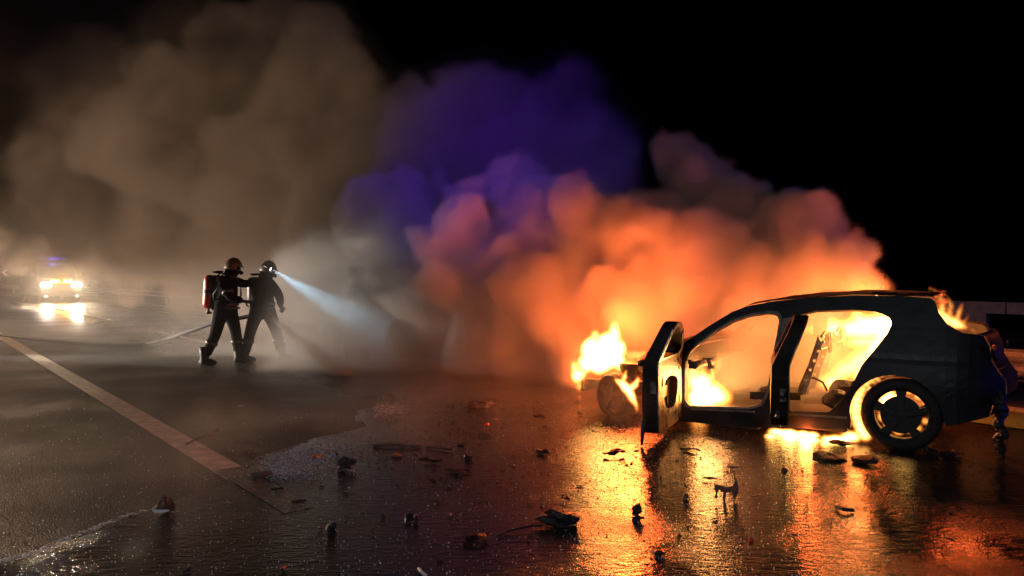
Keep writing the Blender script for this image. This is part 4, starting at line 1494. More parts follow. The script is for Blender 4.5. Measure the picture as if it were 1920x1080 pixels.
# the larger, single pieces
t = thing('scooter_shaped_bracket', 'twisted black bracket with an upright leaf of metal, on the bright reflections before the car', 'debris', place(1365, 938))
s = scale_at(1365, 938)
bm = bmesh.new()
add_tube(bm, [(-22 * s, 0, 0.02), (-21 * s, 0, 26 * s), (-12 * s, 0, 22 * s), (2 * s, 0.01, 19 * s), (14 * s, 0.01, 22 * s)], [0.012, 0.02, 0.022, 0.02, 0.016], 8)
add_tube(bm, [(-6 * s, 0.02, 0.0), (-4 * s, 0.02, 18 * s)], 0.010, 6)
add_blob(bm, (-20 * s, 0, 24 * s), (0.022, 0.02, 0.018), 5, 0.3, 2)
obj('bracket', bm, 'char', t)
bm = bmesh.new()
pl = [(14, 2), (20, 14), (19, 34), (15, 42), (10, 32), (7, 18), (9, 5)]
f1 = [bm.verts.new((x * s, 0.008 * math.sin(x), z * s)) for x, z in pl]
bm.faces.new(f1)
bmesh.ops.solidify(bm, geom=bm.faces[:], thickness=0.012)
add_tube(bm, [(14 * s, 0, 40 * s), (11 * s, 0, 60 * s)], 0.004, 5)
obj('leaf', bm, 'char', t)

chunk(1048, 985, 56, 26, 21, label='large black charred lump beside the brightest reflection')
chunk(1072, 984, 26, 22, 22, 'scrap', 'charred_chunk', 'knobbly charred end piece touching the large black lump')
rod([(1020, 984, 0), (985, 988, 0.01), (950, 996, 0), (930, 1006, 0)], 0.006, 'char', 'burnt_cable', 'thin burnt cable trailing from the large black lump', 'cable')
flake(893, 1014, 66, 31, 'scrap', 'trim_plate', 'broad curled trim plate at the end of the burnt cable', lift=0.06)
chunk(1193, 966, 18, 22, 23, label='small upright black chunk just right of the brightest reflection')
chunk(1196, 976, 16, 12, 24, label='low black chunk touching the upright one, right of the reflection')
chunk(772, 976, 30, 18, 25, 'char', 'charred_wedge', 'black wedge of charred plastic alone on the dark wet road')
chunk(618, 1000, 22, 18, 26, label='dark stub of charred plastic on the wet road, left of the wedge')
chunk(650, 880, 26, 22, 27, label='black charred lump beside the blue-white sheen of the water')
t = thing('lamp_fragment', 'black lamp fragment with a pale rim at the end of the foam line', 'debris', place(308, 962))
s = scale_at(308, 962)
bm = bmesh.new()
add_blob(bm, (0, 0, 13 * s), (16 * s, 14 * s, 17 * s), 9, 0.3, 2)
for v in bm.verts:
    v.co.z = max(0, v.co.z)
    if v.co.z > 18 * s:
        v.co.x *= 0.5
obj('housing', bm, 'char', t)
bm = bmesh.new()
add_tube(bm, [(-17 * s, -10 * s, 12 * s), (-8 * s, -16 * s, 8 * s), (4 * s, -17 * s, 8 * s), (15 * s, -13 * s, 9 * s)], [0.008, 0.014, 0.013, 0.006], 7)
obj('rim', bm, 'pale', t)
flake(452, 763, 14, 33, 'pale', 'pale_tile', 'small white plastic tile on the dark asphalt left of the water', lift=0.02)
rod([(350, 833, 0), (366, 824, 0.01), (384, 818, 0.03), (398, 815, 0.02)], 0.010, 'scrap', 'bent_strip', 'bent metal strip lying across the solid white line')
flake(404, 812, 22, 34, 'char', 'metal_flake', 'dark curled leaf of metal beside the bent strip on the white line', lift=0.10)
rod([(474, 891, 0), (490, 890, 0.01), (508, 889, 0)], 0.022, 'scrap', 'pipe_stub', 'short thick pipe stub at the tip of the blue-white sheen')
chunk(592, 860, 12, 9, 41, 'orange_scrap', 'orange_lens_shard', 'orange lens shard on the blue-white sheen')
flake(560, 944, 40, 42, label='flat black sheet scrap below the blue-white sheen')
flake(520, 920, 26, 43, label='thin dark scrap where the white line meets the water')
rod([(700, 836, 0), (740, 834, 0.008), (790, 838, 0)], 0.014, 'char', 'long_strip', 'long black strip near the pale tongue of water')
rod([(800, 838, 0), (850, 843, 0.006)], 0.010, 'scrap', 'long_strip', 'thin strip following on from the long black strip')
flake(808, 868, 60, 44, 'char', 'trim_plate', 'long charred plate in the middle of the debris field', asp=0.25)
flake(860, 886, 60, 45, 'scrap', 'metal_flake', 'ragged flat plate with a glowing orange upper edge', asp=0.3)
chunk(745, 856, 16, 9, 46, 'orange_scrap', 'orange_lens_shard', 'orange lens shard in the middle of the debris field')
chunk(913, 800, 12, 10, 47, 'red_scrap', 'red_lens_shard', 'reddish lens shard in the orange light left of the front wheel')
chunk(895, 762, 34, 14, 48, 'scrap', 'charred_heap', 'low charred heap glowing orange, nearest the smoke')
chunk(878, 862, 16, 10, 49, label='small black chunk right of the debris field')
chunk(1016, 852, 20, 12, 50, 'char', 'charred_block', 'square charred block left of the first orange reflection')
flake(908, 818, 28, 51, label='thin dark flake in the orange haze left of the front wheel')
flake(1152, 856, 66, 52, 'scrap', 'trim_plate', 'long curved trim strip between the two flame reflections', asp=0.18, lift=0.06)
flake(1372, 880, 40, 53, 'char', 'metal_flake', 'dark flat flake just behind the twisted bracket', asp=0.25)
flake(1332, 900, 32, 54, 'char', 'metal_flake', 'pointed black flake left of the twisted bracket', asp=0.3)
flake(1415, 934, 22, 55, 'char', 'metal_flake', 'short dark flake right of the twisted bracket', asp=0.22)
chunk(1287, 936, 12, 11, 56, label='round black nub left of the twisted bracket')
chunk(1470, 890, 12, 14, 57, 'scrap', 'metal_tripod', 'small standing piece of bent metal below the car sill')
rod([(1568, 950, 0), (1580, 955, 0.012), (1600, 957, 0)], 0.012, 'char', 'bent_strip', 'black bent strip at the foot of the bright wheel reflection')
flake(1226, 1040, 22, 58, 'pale', 'pale_tile', 'small cream-coloured shard at the bottom of the photo')
chunk(1240, 1043, 16, 10, 59, label='black shard beside the cream one at the bottom of the photo')
chunk(1408, 1014, 12, 6, 60, 'red_scrap', 'red_lens_shard', 'small bright red lens shard in the foreground water')
chunk(1552, 862, 44, 16, 61, 'char', 'charred_heap', 'black heap of char before the flames under the car')
chunk(1616, 866, 50, 13, 62, 'char', 'charred_heap', 'low char heap at the front foot of the rear wheel')
chunk(1782, 862, 32, 14, 63, 'char', 'charred_heap', 'lump of char behind the rear wheel')
chunk(1745, 850, 22, 12, 64, 'char', 'charred_heap', 'small char lump touching the rear tyre')
chunk(1575, 835, 40, 10, 65, 'char', 'charred_heap', 'smouldering crust on the burning puddle under the sill')
flake(1010, 780, 30, 66, label='flat dark scrap near the left flame of the front wheel')
flake(1290, 846, 50, 67, 'scrap', 'metal_flake', 'long flake before the open front door', asp=0.2)
flake(1370, 838, 34, 68, 'scrap', 'metal_flake', 'short flake before the front sill', asp=0.25)
flake(1246, 850, 24, 69, 'scrap', 'metal_flake', 'thin flake below the tip of the open front door', asp=0.25)
rod([(785, 1066, 0), (790, 1072, 0.02), (800, 1080, 0)], 0.008, 'pale', 'bent_strip', 'pale bent sliver at the bottom edge of the photo')
flake(150, 745, 24, 70, 'scrap', 'metal_flake', 'lone dark scrap on the asphalt left of the white line', asp=0.3)
flake(50, 748, 26, 71, 'scrap', 'metal_flake', 'dark scrap on the asphalt at the left edge of the photo', asp=0.25)

# countless look-alike small scraps
protos = []
for k in range(6):
    bm_ = bmesh.new()
    add_blob(bm_, (0, 0, 0.006), (rng.uniform(.016, .034), rng.uniform(.008, .016), rng.uniform(.004, .009)), 200 + k, 0.6, 1)
    for v in bm_.verts:
        v.co.z = max(0, v.co.z)
    me_ = bpy.data.meshes.new('small_scrap')
    bm_.to_mesh(me_)
    bm_.free()
    me_.materials.append(M['char' if k % 2 else 'scrap'])
    protos.append(me_)
q = random.Random(77)
spots = []
while len(spots) < 120:
    x = q.gauss(900, 330) if q.random() < 0.7 else q.uniform(350, 1880)
    y = 745 + abs(q.gauss(0, 1)) * 150
    if y > 1078 or x < 300 or x > 1900 or y < 740:
        continue
    if x < 700 and y < 800 or x < 480 and y < 900:
        continue
    if 1200 < x < 1800 and y < 850:
        continue
    spots.append((x, y))
marks = [(1365, 938, 'twisted black bracket'), (1048, 985, 'large black charred lump'), (893, 1014, 'broad curled trim plate'), (1193, 966, 'upright black chunk right of the reflection'),
         (772, 976, 'black wedge of charred plastic'), (618, 1000, 'dark stub of charred plastic'), (650, 880, 'lump beside the blue-white sheen'), (490, 890, 'short thick pipe stub'), (560, 944, 'flat black sheet scrap'),
         (740, 834, 'long black strip'), (860, 886, 'ragged plate with the glowing edge'), (808, 868, 'long charred plate'), (895, 762, 'low charred heap near the smoke'), (1016, 852, 'square charred block'),
         (1152, 856, 'long curved trim strip'), (1290, 846, 'long flake before the open front door'), (1470, 890, 'small standing piece of bent metal'), (1584, 955, 'bent strip below the wheel reflection'), (1226, 1040, 'cream-coloured shard'),
         (1408, 1014, 'bright red lens shard'), (1616, 866, 'front foot of the rear wheel'), (1782, 862, 'lump of char behind the rear wheel'), (1016, 780, 'left flame of the front wheel'), (913, 800, 'reddish lens shard')]
RANK = ['closest', 'second closest', 'third closest', 'fourth closest', 'fifth closest', 'sixth closest', 'seventh closest', 'eighth closest', 'ninth closest', 'tenth closest', 'eleventh closest', 'twelfth closest',
        'thirteenth closest', 'fourteenth closest', 'fifteenth closest', 'sixteenth closest']
owners = {}
for x, y in spots:
    p = place(x, y)
    best = min(marks, key=lambda m_: (place(m_[0], m_[1]) - p).length)
    owners.setdefault(best, []).append(((place(best[0], best[1]) - p).length, x, y))
k = 0
for mk, lst in owners.items():
    for rank, (_, x, y) in enumerate(sorted(lst)[:len(RANK)]):
        o = bpy.data.objects.new('small_scrap', protos[k % 6])
        k += 1
        sc.collection.objects.link(o)
        o.location = place(x, y)
        o.rotation_euler = (0, 0, q.uniform(0, 6.28))
        f_ = q.uniform(0.5, 1.35)
        o.scale = (f_, f_, f_)
        tag(o, 'small charred scrap, %s to the %s' % (RANK[rank], mk[2]), 'debris', 'small scraps on the wet road')
# glittering crumbs of glass, uncountable
bm = bmesh.new()
for k in range(2600):
    x = q.uniform(-60, 1500)
    y = 735 + 345 * q.random() ** 0.8
    if x < 520 and y < 760:
        continue
    p = ground_at(x, y, 0.012)
    s = q.uniform(0.0016, 0.0048) * (1.6 if q.random() < 0.12 else 1)
    a = Vector((q.gauss(0, 1), q.gauss(0, 1), q.gauss(0, 1))).normalized() * s
    b_ = a.orthogonal().normalized() * s
    c_ = a.cross(b_).normalized() * s
    v_ = [bm.verts.new(p + e) for e in (a, b_, c_, -a)]
    for f_ in ((0, 1, 2), (0, 2, 3), (0, 3, 1), (1, 3, 2)):
        bm.faces.new([v_[i] for i in f_])
o = obj('glass_crumbs', bm, 'crystal')
stuff_tag = dict(label='glittering crumbs of broken glass strewn over the road', category='glass')
for k_, v in stuff_tag.items():
    o[k_] = v
o['kind'] = 'stuff'

# flakes of ash and melted plastic, thickest near the car
bm = bmesh.new()
for k in range(5200):
    if q.random() < 0.6:
        x, y = q.gauss(1000, 260), 742 + abs(q.gauss(0, 90))
    else:
        x, y = q.uniform(1150, 1900), 800 + abs(q.gauss(0, 60))
    if y > 1075 or x < 640:
        continue
    p = ground_at(x, y, 0.0115)
    s = q.uniform(0.003, 0.013)
    a0 = q.uniform(0, 6.28)
    n = 4
    ring = [bm.verts.new(p + Vector((math.cos(a0 + j * 6.283 / n) * s * q.uniform(0.5, 1.4), math.sin(a0 + j * 6.283 / n) * s * q.uniform(0.4, 1.2), q.uniform(-0.001, 0.006)))) for j in range(n)]
    bm.faces.new(ring)
o = obj('ash_flakes', bm, 'char')
o['label'] = 'countless black ash flakes strewn over the wet road around the car'
o['category'] = 'ash'
o['kind'] = 'stuff'
# ------------------------------------------------------------------ smoke and flames as voxel volumes
def bspline_matrix(n, cells, rs):
    """n samples of a periodic cubic B-spline over `cells` random control points"""
    t = np.linspace(0, cells, n, endpoint=False)
    i = np.floor(t).astype(int)
    f = t - i
    wts = [(1 - f) ** 3 / 6, (3 * f ** 3 - 6 * f ** 2 + 4) / 6, (-3 * f ** 3 + 3 * f ** 2 + 3 * f + 1) / 6, f ** 3 / 6]
    m = np.zeros((n, cells + 4), np.float32)
    for k in range(4):
        m[np.arange(n), i + k] += wts[k]
    return m


def noise_grid(shape, dims, scale, octaves, seed, gain=0.5):
    """smooth fractal noise, about -1..1, feature size `scale` metres"""
    rs = np.random.RandomState(seed)
    out = np.zeros(shape, np.float32)
    amp, tot = 1.0, 0.0
    for o in range(octaves):
        cells = [max(2, int(math.ceil(d / scale))) for d in dims]
        if all(c > s for c, s in zip(cells, shape)):
            break
        g = rs.uniform(-1, 1, [c + 4 for c in cells]).astype(np.float32)
        for ax in range(3):
            m = bspline_matrix(shape[ax], cells[ax], rs)
            g = np.moveaxis(np.tensordot(m, g, axes=(1, ax)), 0, ax)
        out += amp * g * 2.2
        tot += amp
        amp *= gain
        scale *= 0.5
    return out / tot


def sstep(a, b, x):
    t = np.clip((x - a) / (b - a), 0, 1)
    return t * t * (3 - 2 * t)


def warp(a, grid, scale, amp, seed):
    """drag the field along a smooth random flow, so balls turn into curls and shreds"""
    idx = []
    for k in range(3):
        n = noise_grid(grid.shape, grid.dims, scale, 2, seed + k, 0.5) * (amp / grid.vox) * (0.7 if k == 2 else 1.0)
        base = np.arange(grid.shape[k], dtype=np.float32).reshape([-1 if j == k else 1 for j in range(3)])
        idx.append(np.clip(base + n, 0, grid.shape[k] - 1.001))
    i0 = [np.floor(q).astype(np.int32) for q in idx]
    fr = [q - b for q, b in zip(idx, i0)]
    out = 0
    for c in range(8):
        o = [(c >> k) & 1 for k in range(3)]
        wt = 1
        for k in range(3):
            wt = wt * (fr[k] if o[k] else 1 - fr[k])
        out = out + wt * a[i0[0] + o[0], i0[1] + o[1], i0[2] + o[2]]
    return out.astype(np.float32)


class Grid:
    def __init__(self, lo, hi, vox):
        self.lo = np.array(lo, np.float32)
        self.shape = [max(4, int(round((h - l) / vox)) + 1) for l, h in zip(lo, hi)]
        self.vox = vox
        self.hi = self.lo + (np.array(self.shape) - 1) * vox
        self.dims = self.hi - self.lo
        self.ax = [np.linspace(self.lo[k], self.hi[k], self.shape[k]).astype(np.float32) for k in range(3)]
        self.f = np.full(self.shape, -1.0, np.float32)

    def mesh(self):
        return np.meshgrid(*self.ax, indexing='ij')

    def puff(self, c, r, squash=(1, 1, 1)):
        """union in a ball: f = 1 - distance / radius"""
        sl = []
        for k in range(3):
            a = int(math.floor((c[k] - r * squash[k] * 1.5 - self.lo[k]) / self.vox))
            b = int(math.ceil((c[k] + r * squash[k] * 1.5 - self.lo[k]) / self.vox)) + 1
            a, b = max(0, a), min(self.shape[k], b)
            if a >= b:
                return
            sl.append(slice(a, b))
        d2 = 0
        for k in range(3):
            q = ((self.ax[k][sl[k]] - c[k]) / (r * squash[k])) ** 2
            d2 = d2 + q.reshape([-1 if j == k else 1 for j in range(3)])
        v = (1 - np.sqrt(d2)) * min(1.0, r)      # metres, softened for large balls
        s = tuple(sl)
        self.f[s] = np.maximum(self.f[s], v)


def volume_object(name, grid, dens, material):
    """a Volume made by geometry nodes out of an array of densities"""
    nx, ny, nz = grid.shape
    n = nx * ny * nz
    me = bpy.data.meshes.new(name)
    me.vertices.add(n)
    co = np.zeros((n, 3), np.float32)
    me.vertices.foreach_set('co', co.ravel())
    at_ = me.attributes.new('voxel', 'FLOAT', 'POINT')
    at_.data.foreach_set('value', np.ascontiguousarray(dens.astype(np.float32)).ravel())   # index = (ix*ny + iy)*nz + iz
    ob = bpy.data.objects.new(name, me)
    sc.collection.objects.link(ob)
    ng = bpy.data.node_groups.new(name + '_voxels', 'GeometryNodeTree')
    ng.interface.new_socket('Geometry', in_out='INPUT', socket_type='NodeSocketGeometry')
    ng.interface.new_socket('Geometry', in_out='OUTPUT', socket_type='NodeSocketGeometry')
    N, L = ng.nodes, ng.links
    gi = N.new('NodeGroupInput')
    go = N.new('NodeGroupOutput')
    pos = N.new('GeometryNodeInputPosition')
    sep = N.new('ShaderNodeSeparateXYZ')
    L.new(pos.outputs[0], sep.inputs[0])
    idx = []
    for k in range(3):
        m = N.new('ShaderNodeMath')
        m.operation = 'SUBTRACT'
        L.new(sep.outputs[k], m.inputs[0])
        m.inputs[1].default_value = float(grid.lo[k])
        d = N.new('ShaderNodeMath')
        d.operation = 'DIVIDE'
        L.new(m.outputs[0], d.inputs[0])
        d.inputs[1].default_value = float(grid.vox)
        r = N.new('ShaderNodeMath')
        r.operation = 'ROUND'
        L.new(d.outputs[0], r.inputs[0])
        idx.append(r)

    def mad(a, k, b):
        m = N.new('ShaderNodeMath')
        m.operation = 'MULTIPLY_ADD'
        L.new(a.outputs[0], m.inputs[0])
        m.inputs[1].default_value = float(k)
        L.new(b.outputs[0], m.inputs[2])
        return m
    i = mad(mad(idx[0], ny, idx[1]), nz, idx[2])
    at_n = N.new('GeometryNodeInputNamedAttribute')
    at_n.data_type = 'FLOAT'
    at_n.inputs[0].default_value = 'voxel'
    sm = N.new('GeometryNodeSampleIndex')
    sm.data_type = 'FLOAT'
    sm.domain = 'POINT'
    sm.clamp = True
    L.new(gi.outputs[0], sm.inputs[0])
    L.new(at_n.outputs[0], sm.inputs[1])
    L.new(i.outputs[0], sm.inputs[2])
    vc = N.new('GeometryNodeVolumeCube')
    L.new(sm.outputs[0], vc.inputs['Density'])
    vc.inputs['Min'].default_value = [float(a) for a in grid.lo]
    vc.inputs['Max'].default_value = [float(a) for a in grid.hi]
    vc.inputs['Resolution X'].default_value = nx
    vc.inputs['Resolution Y'].default_value = ny
    vc.inputs['Resolution Z'].default_value = nz
    st = N.new('GeometryNodeSetMaterial')
    st.inputs['Material'].default_value = material
    L.new(vc.outputs[0], st.inputs[0])
    L.new(st.outputs[0], go.inputs[0])
    me.materials.append(material)
    md = ob.modifiers.new('voxels', 'NODES')
    md.node_group = ng
    return ob


def smoke_material(name, density, color, aniso=0.0):
    m = bpy.data.materials.new(name)
    m.use_nodes = True
    N = m.node_tree.nodes
    N.clear()
    out = N.new('ShaderNodeOutputMaterial')
    pv = N.new('ShaderNodeVolumePrincipled')
    pv.inputs['Color'].default_value = (*color, 1)
    pv.inputs['Density'].default_value = density
    pv.inputs['Anisotropy'].default_value = aniso
    m.node_tree.links.new(pv.outputs[0], out.inputs['Volume'])
    return m


def stuff(o, label, cat):
    o['label'] = label
    o['category'] = cat
    o['kind'] = 'stuff'
    return o


rs = random.Random(5)


def billow(g, c, r, depth=2, squash=(1, 1, 1), kids=9):
    """a ball of smoke with smaller balls swelling out of its surface"""
    g.puff(c, r, squash)
    if depth == 0 or r < g.vox * 2.2:
        return
    for k in range(kids):
        d = Vector((rs.gauss(0, 1), rs.gauss(0, 1), rs.gauss(0, 1) + 0.25)).normalized()
        rr = r * rs.uniform(0.32, 0.55)
        q = c + Vector((d.x * squash[0], d.y * squash[1], d.z * squash[2])) * (r * rs.uniform(0.7, 0.95))
        billow(g, q, rr, depth - 1, squash, max(4, kids - 3))


near = [  # px, py, distance, radius: smoke rolling off the burning car
    (1625, 535, 8.2, .22), (1590, 505, 8.5, .32), (1525, 462, 9.0, .42), (1535, 425, 9.2, .30), (1480, 450, 9.2, .5), (1490, 408, 9.4, .30),
    (1415, 440, 9.5, .5), (1350, 400, 9.8, .6), (1290, 350, 10, .5), (1255, 310, 10.2, .38), (1310, 320, 10.2, .3), (1300, 480, 9.0, .6), (1400, 515, 8.9, .42),
    (1500, 515, 8.6, .36), (1200, 450, 9.6, .65), (1110, 470, 10, .75), (1010, 430, 10.6, .75), (955, 350, 11, .5), (930, 400, 11.2, .6),
    (900, 490, 10.8, .85), (840, 560, 11.8, .9), (1000, 560, 10, .85), (1100, 590, 9.8, .7), (1190, 560, 9.4, .6), (1250, 520, 9.2, .5),
    (1300, 590, 9.9, .5), (1400, 580, 9.7, .5), (1490, 570, 9.5, .45), (1560, 575, 9.4, .35), (1350, 640, 9.9, .45), (1450, 640, 9.7, .4), (860, 690, 11.2, .45), (940, 700, 10.9, .42), (1020, 705, 10.4, .38), (800, 690, 12.2, .45), (1100, 690, 10.2, .5), (1180, 660, 10.0, .55), (1160, 620, 10.2, .6), (1260, 640, 9.9, .5), (900, 600, 11.4, .8),
    (900, 650, 10.8, .7), (990, 670, 10.2, .6), (1080, 680, 9.4, .45), (800, 640, 12.2, .7), (760, 470, 12, 1.0), (760, 380, 12.4, .7), (1230, 600, 9.2, .4),
]
g = Grid((-4.4, 7.6, 0.0), (5.0, 13.8, 4.2), 0.052)
for px, py, Y, r in near:
    billow(g, at(px, py, Y), r, 3)
nz1 = noise_grid(g.shape, g.dims, 0.7, 4, 3, 0.6)
nz2 = noise_grid(g.shape, g.dims, 0.55, 4, 4, 0.75)
f = warp(warp(g.f, g, 1.1, 0.30, 70), g, 0.40, 0.13, 80) + 0.06 * nz1 + 0.075 * noise_grid(g.shape, g.dims, 0.36, 4, 6, 0.7)
X, Y_, Z = g.mesh()
d = sstep(0.0, 0.07, f) * np.clip(0.75 + 1.1 * nz2, 0.08, 2.2)
d *= sstep(0.0, 0.2, Z)
# thin warm haze close to the car and the ground
d += 0.025 * np.clip(0.6 + nz1, 0, 2) * sstep(4.0, 1.0, np.hypot(X - 1.0, (Y_ - 9.2))) * sstep(2.6, 0.4, Z)
edge = np.minimum.reduce([X - g.lo[0], g.hi[0] - X, Y_ - g.lo[1], g.hi[1] - Y_, g.hi[2] - Z])
d *= sstep(0, 0.4, edge)
d[d < 0.004] = 0
stuff(volume_object('car_smoke', g, d, smoke_material('smoke_near', 5.0, (0.86, 0.82, 0.79), 0.1)),
      'thick orange-lit smoke rolling off the burning car', 'smoke')

far = [  # the plume that drifts away over the road
    (1110, 290, 13, .85), (1045, 210, 13.6, .8), (1130, 350, 12.8, .6), (1060, 160, 13.8, .5), (970, 300, 13.8, 1.1), (880, 250, 14.4, 1.1), (800, 270, 14.8, 1.1), (860, 350, 13.6, .9), (870, 190, 14.6, .6), (940, 210, 14.2, .8),
    (680, 300, 15, .8), (690, 225, 15.4, .7), (650, 170, 16, .8), (765, 215, 15, .7), (705, 370, 14.6, .8), (620, 110, 17, .8), (560, 140, 17, 1.0),
    (690, 480, 14, 1.2), (740, 400, 13.6, 1.0), (640, 380, 15, 1.2), (600, 270, 15.5, 1.0), (590, 210, 15.8, .8), (560, 480, 16, 1.3), (640, 560, 14.5, 1.0), (720, 580, 13.6, .9),
    (480, 380, 17, 1.5), (420, 480, 18, 1.4), (500, 280, 17, 1.4), (480, 560, 16.5, 1.0), (400, 300, 18, 1.8), (300, 260, 19, 2.0), (330, 420, 19, 1.3), (200, 220, 20, 2.2),
    (140, 340, 20, 1.8), (60, 400, 21, 1.4), (20, 280, 21, 2.2), (-120, 330, 22, 2.4), (-100, 180, 22, 2.6), (110, 120, 22, 2.6), (300, 120, 21, 2.4), (450, 170, 19, 1.8),
    (520, 90, 20, 1.6), (260, 500, 20, .9), (-220, 60, 23, 3.0), (0, 60, 23, 2.4), (350, 520, 18, .8), (200, 430, 20, 1.0), (150, 470, 21, .8),
]
g = Grid((-21, 10.6, 0.0), (2.8, 26.0, 10.2), 0.125)
for px, py, Y, r in far:
    billow(g, at(px, py, Y), r, 2)
nz1 = noise_grid(g.shape, g.dims, 2.2, 4, 13, 0.6)
nz2 = noise_grid(g.shape, g.dims, 1.4, 4, 14, 0.75)
X, Y_, Z = g.mesh()
f = warp(warp(g.f, g, 2.6, 0.55, 90), g, 0.9, 0.30, 95) + 0.14 * nz1 + 0.15 * noise_grid(g.shape, g.dims, 0.85, 4, 16, 0.7)
d = (0.9 * sstep(0.0, 0.16, f) + 0.03 * sstep(-0.6, 0.1, f)) * np.clip(0.65 + 1.2 * nz2, 0.04, 2.4)
d *= sstep(0.0, 0.6, Z)
# mist hanging over the road where the water hits it
low = sstep(2.6, 0.1, Z) * sstep(4.6, 1.2, np.hypot((X + 1.7) * 0.85, (Y_ - 12.8) * 1.25)) * np.clip(0.62 + 0.75 * nz2 + 0.4 * nz1, 0.1, 2)
low *= np.maximum(sstep(-4.1, -3.6, X), sstep(12.9, 13.5, Y_))
d += 0.62 * low * (1 + 1.2 * sstep(0.9, 0.1, Z)) + 0.02 * sstep(1.6, 0.0, Z) * sstep(9, 4, np.hypot(X + 5.0, Y_ - 15)) * np.clip(0.3 + 1.3 * nz2, 0, 2)
d += 0.009 * sstep(5, 0, Z) * np.clip(0.5 + nz1, 0, 2)
edge = np.minimum.reduce([X - g.lo[0], g.hi[0] - X, Y_ - g.lo[1], g.hi[1] - Y_, g.hi[2] - Z])
d *= sstep(0, 1.0, edge)
d[d < 0.003] = 0
stuff(volume_object('drifting_smoke', g, d, smoke_material('smoke_far', 1.6, (0.80, 0.77, 0.74), 0.3)),
      'tan and violet smoke plume drifting up over the road behind the two firefighters', 'smoke')

# the smoky air around the van
g = Grid((-34, 25.5, 0.0), (-8, 40, 6.5), 0.42)
X, Y_, Z = g.mesh()
n1 = noise_grid(g.shape, g.dims, 4.0, 3, 53, 0.6)
d = np.clip(0.5 + 0.9 * n1, 0, 2) * sstep(6.4, 1.0, Z)
ed = np.minimum.reduce([X - g.lo[0], g.hi[0] - X, Y_ - g.lo[1], g.hi[1] - Y_])
d *= sstep(0, 2.0, ed)
d[d < 0.02] = 0
stuff(volume_object('road_mist', g, d, smoke_material('mist_far', 0.07, (0.85, 0.82, 0.80), 0.5)), 'thin smoky mist around the oncoming van', 'mist')

# ------------------------------------------------------------------ flames
def flame_material(name, k):
    m = bpy.data.materials.new(name)
    m.use_nodes = True
    N, L = m.node_tree.nodes, m.node_tree.links
    N.clear()
    out = N.new('ShaderNodeOutputMaterial')
    at_n = N.new('ShaderNodeAttribute')
    at_n.attribute_name = 'density'
    cr = N.new('ShaderNodeValToRGB')
    cr.color_ramp.elements[0].position = 0.0
    cr.color_ramp.elements[0].color = (1.0, 0.22, 0.02, 1)
    cr.color_ramp.elements[1].position = 0.8
    cr.color_ramp.elements[1].color = (1.0, 0.55, 0.13, 1)
    L.new(at_n.outputs['Fac'], cr.inputs['Fac'])
    mu = N.new('ShaderNodeMath')
    mu.operation = 'MULTIPLY'
    mu.inputs[1].default_value = k
    L.new(at_n.outputs['Fac'], mu.inputs[0])
    em = N.new('ShaderNodeEmission')
    L.new(cr.outputs['Color'], em.inputs['Color'])
    L.new(mu.outputs[0], em.inputs['Strength'])
    L.new(em.outputs[0], out.inputs['Volume'])
    return m


def flame(name, label, puffs, k, vox=0.022, seed=1, wob=0.05, sharp=0.10, pad=0.12, nscale=0.16):
    """puffs: (world point, radius[, squash]); tongues lick upwards"""
    lo = [min(p[0][i] - p[1] * 1.3 for p in puffs) - pad for i in range(3)]
    hi = [max(p[0][i] + p[1] * 1.3 for p in puffs) + pad for i in range(3)]
    lo[2] = max(lo[2], 0.012)
    g_ = Grid(lo, hi, vox)
    for p in puffs:
        g_.puff(p[0], p[1], p[2] if len(p) > 2 else (1, 1, 1))
    # noise stretched upwards so the edge breaks into licks
    n_ = noise_grid(g_.shape, np.array([g_.dims[0], g_.dims[1], g_.dims[2] * 0.4]), nscale, 3, seed, 0.6)
    f_ = g_.f + wob * n_
    d_ = sstep(0.0, sharp, f_)
    X_, Y2, Z_ = g_.mesh()
    ed = np.minimum.reduce([X_ - g_.lo[0], g_.hi[0] - X_, Y2 - g_.lo[1], g_.hi[1] - Y2, g_.hi[2] - Z_])
    d_ *= sstep(0, 0.06, ed)
    d_[d_ < 0.01] = 0
    return stuff(volume_object(name, g_, d_, flame_material(name + '_glow', k)), label, 'fire')


def pt(px, py, Y, rpx, sq=(1, 1, 1)):
    return (at(px, py, Y), rpx * Y / FOC, sq)


T3 = (0.8, 0.8, 1.4)


def chain(*pts, sq=(1, 1, 1)):
    """a run of overlapping balls through (px, py, Y, radius px) points"""
    out = []
    for a, b in zip(pts, pts[1:]):
        n = 5
        for k in range(n):
            t = k / n
            out.append(pt(*[u + (v - u) * t for u, v in zip(a, b)], sq))
    out.append(pt(*pts[-1], sq))
    return out


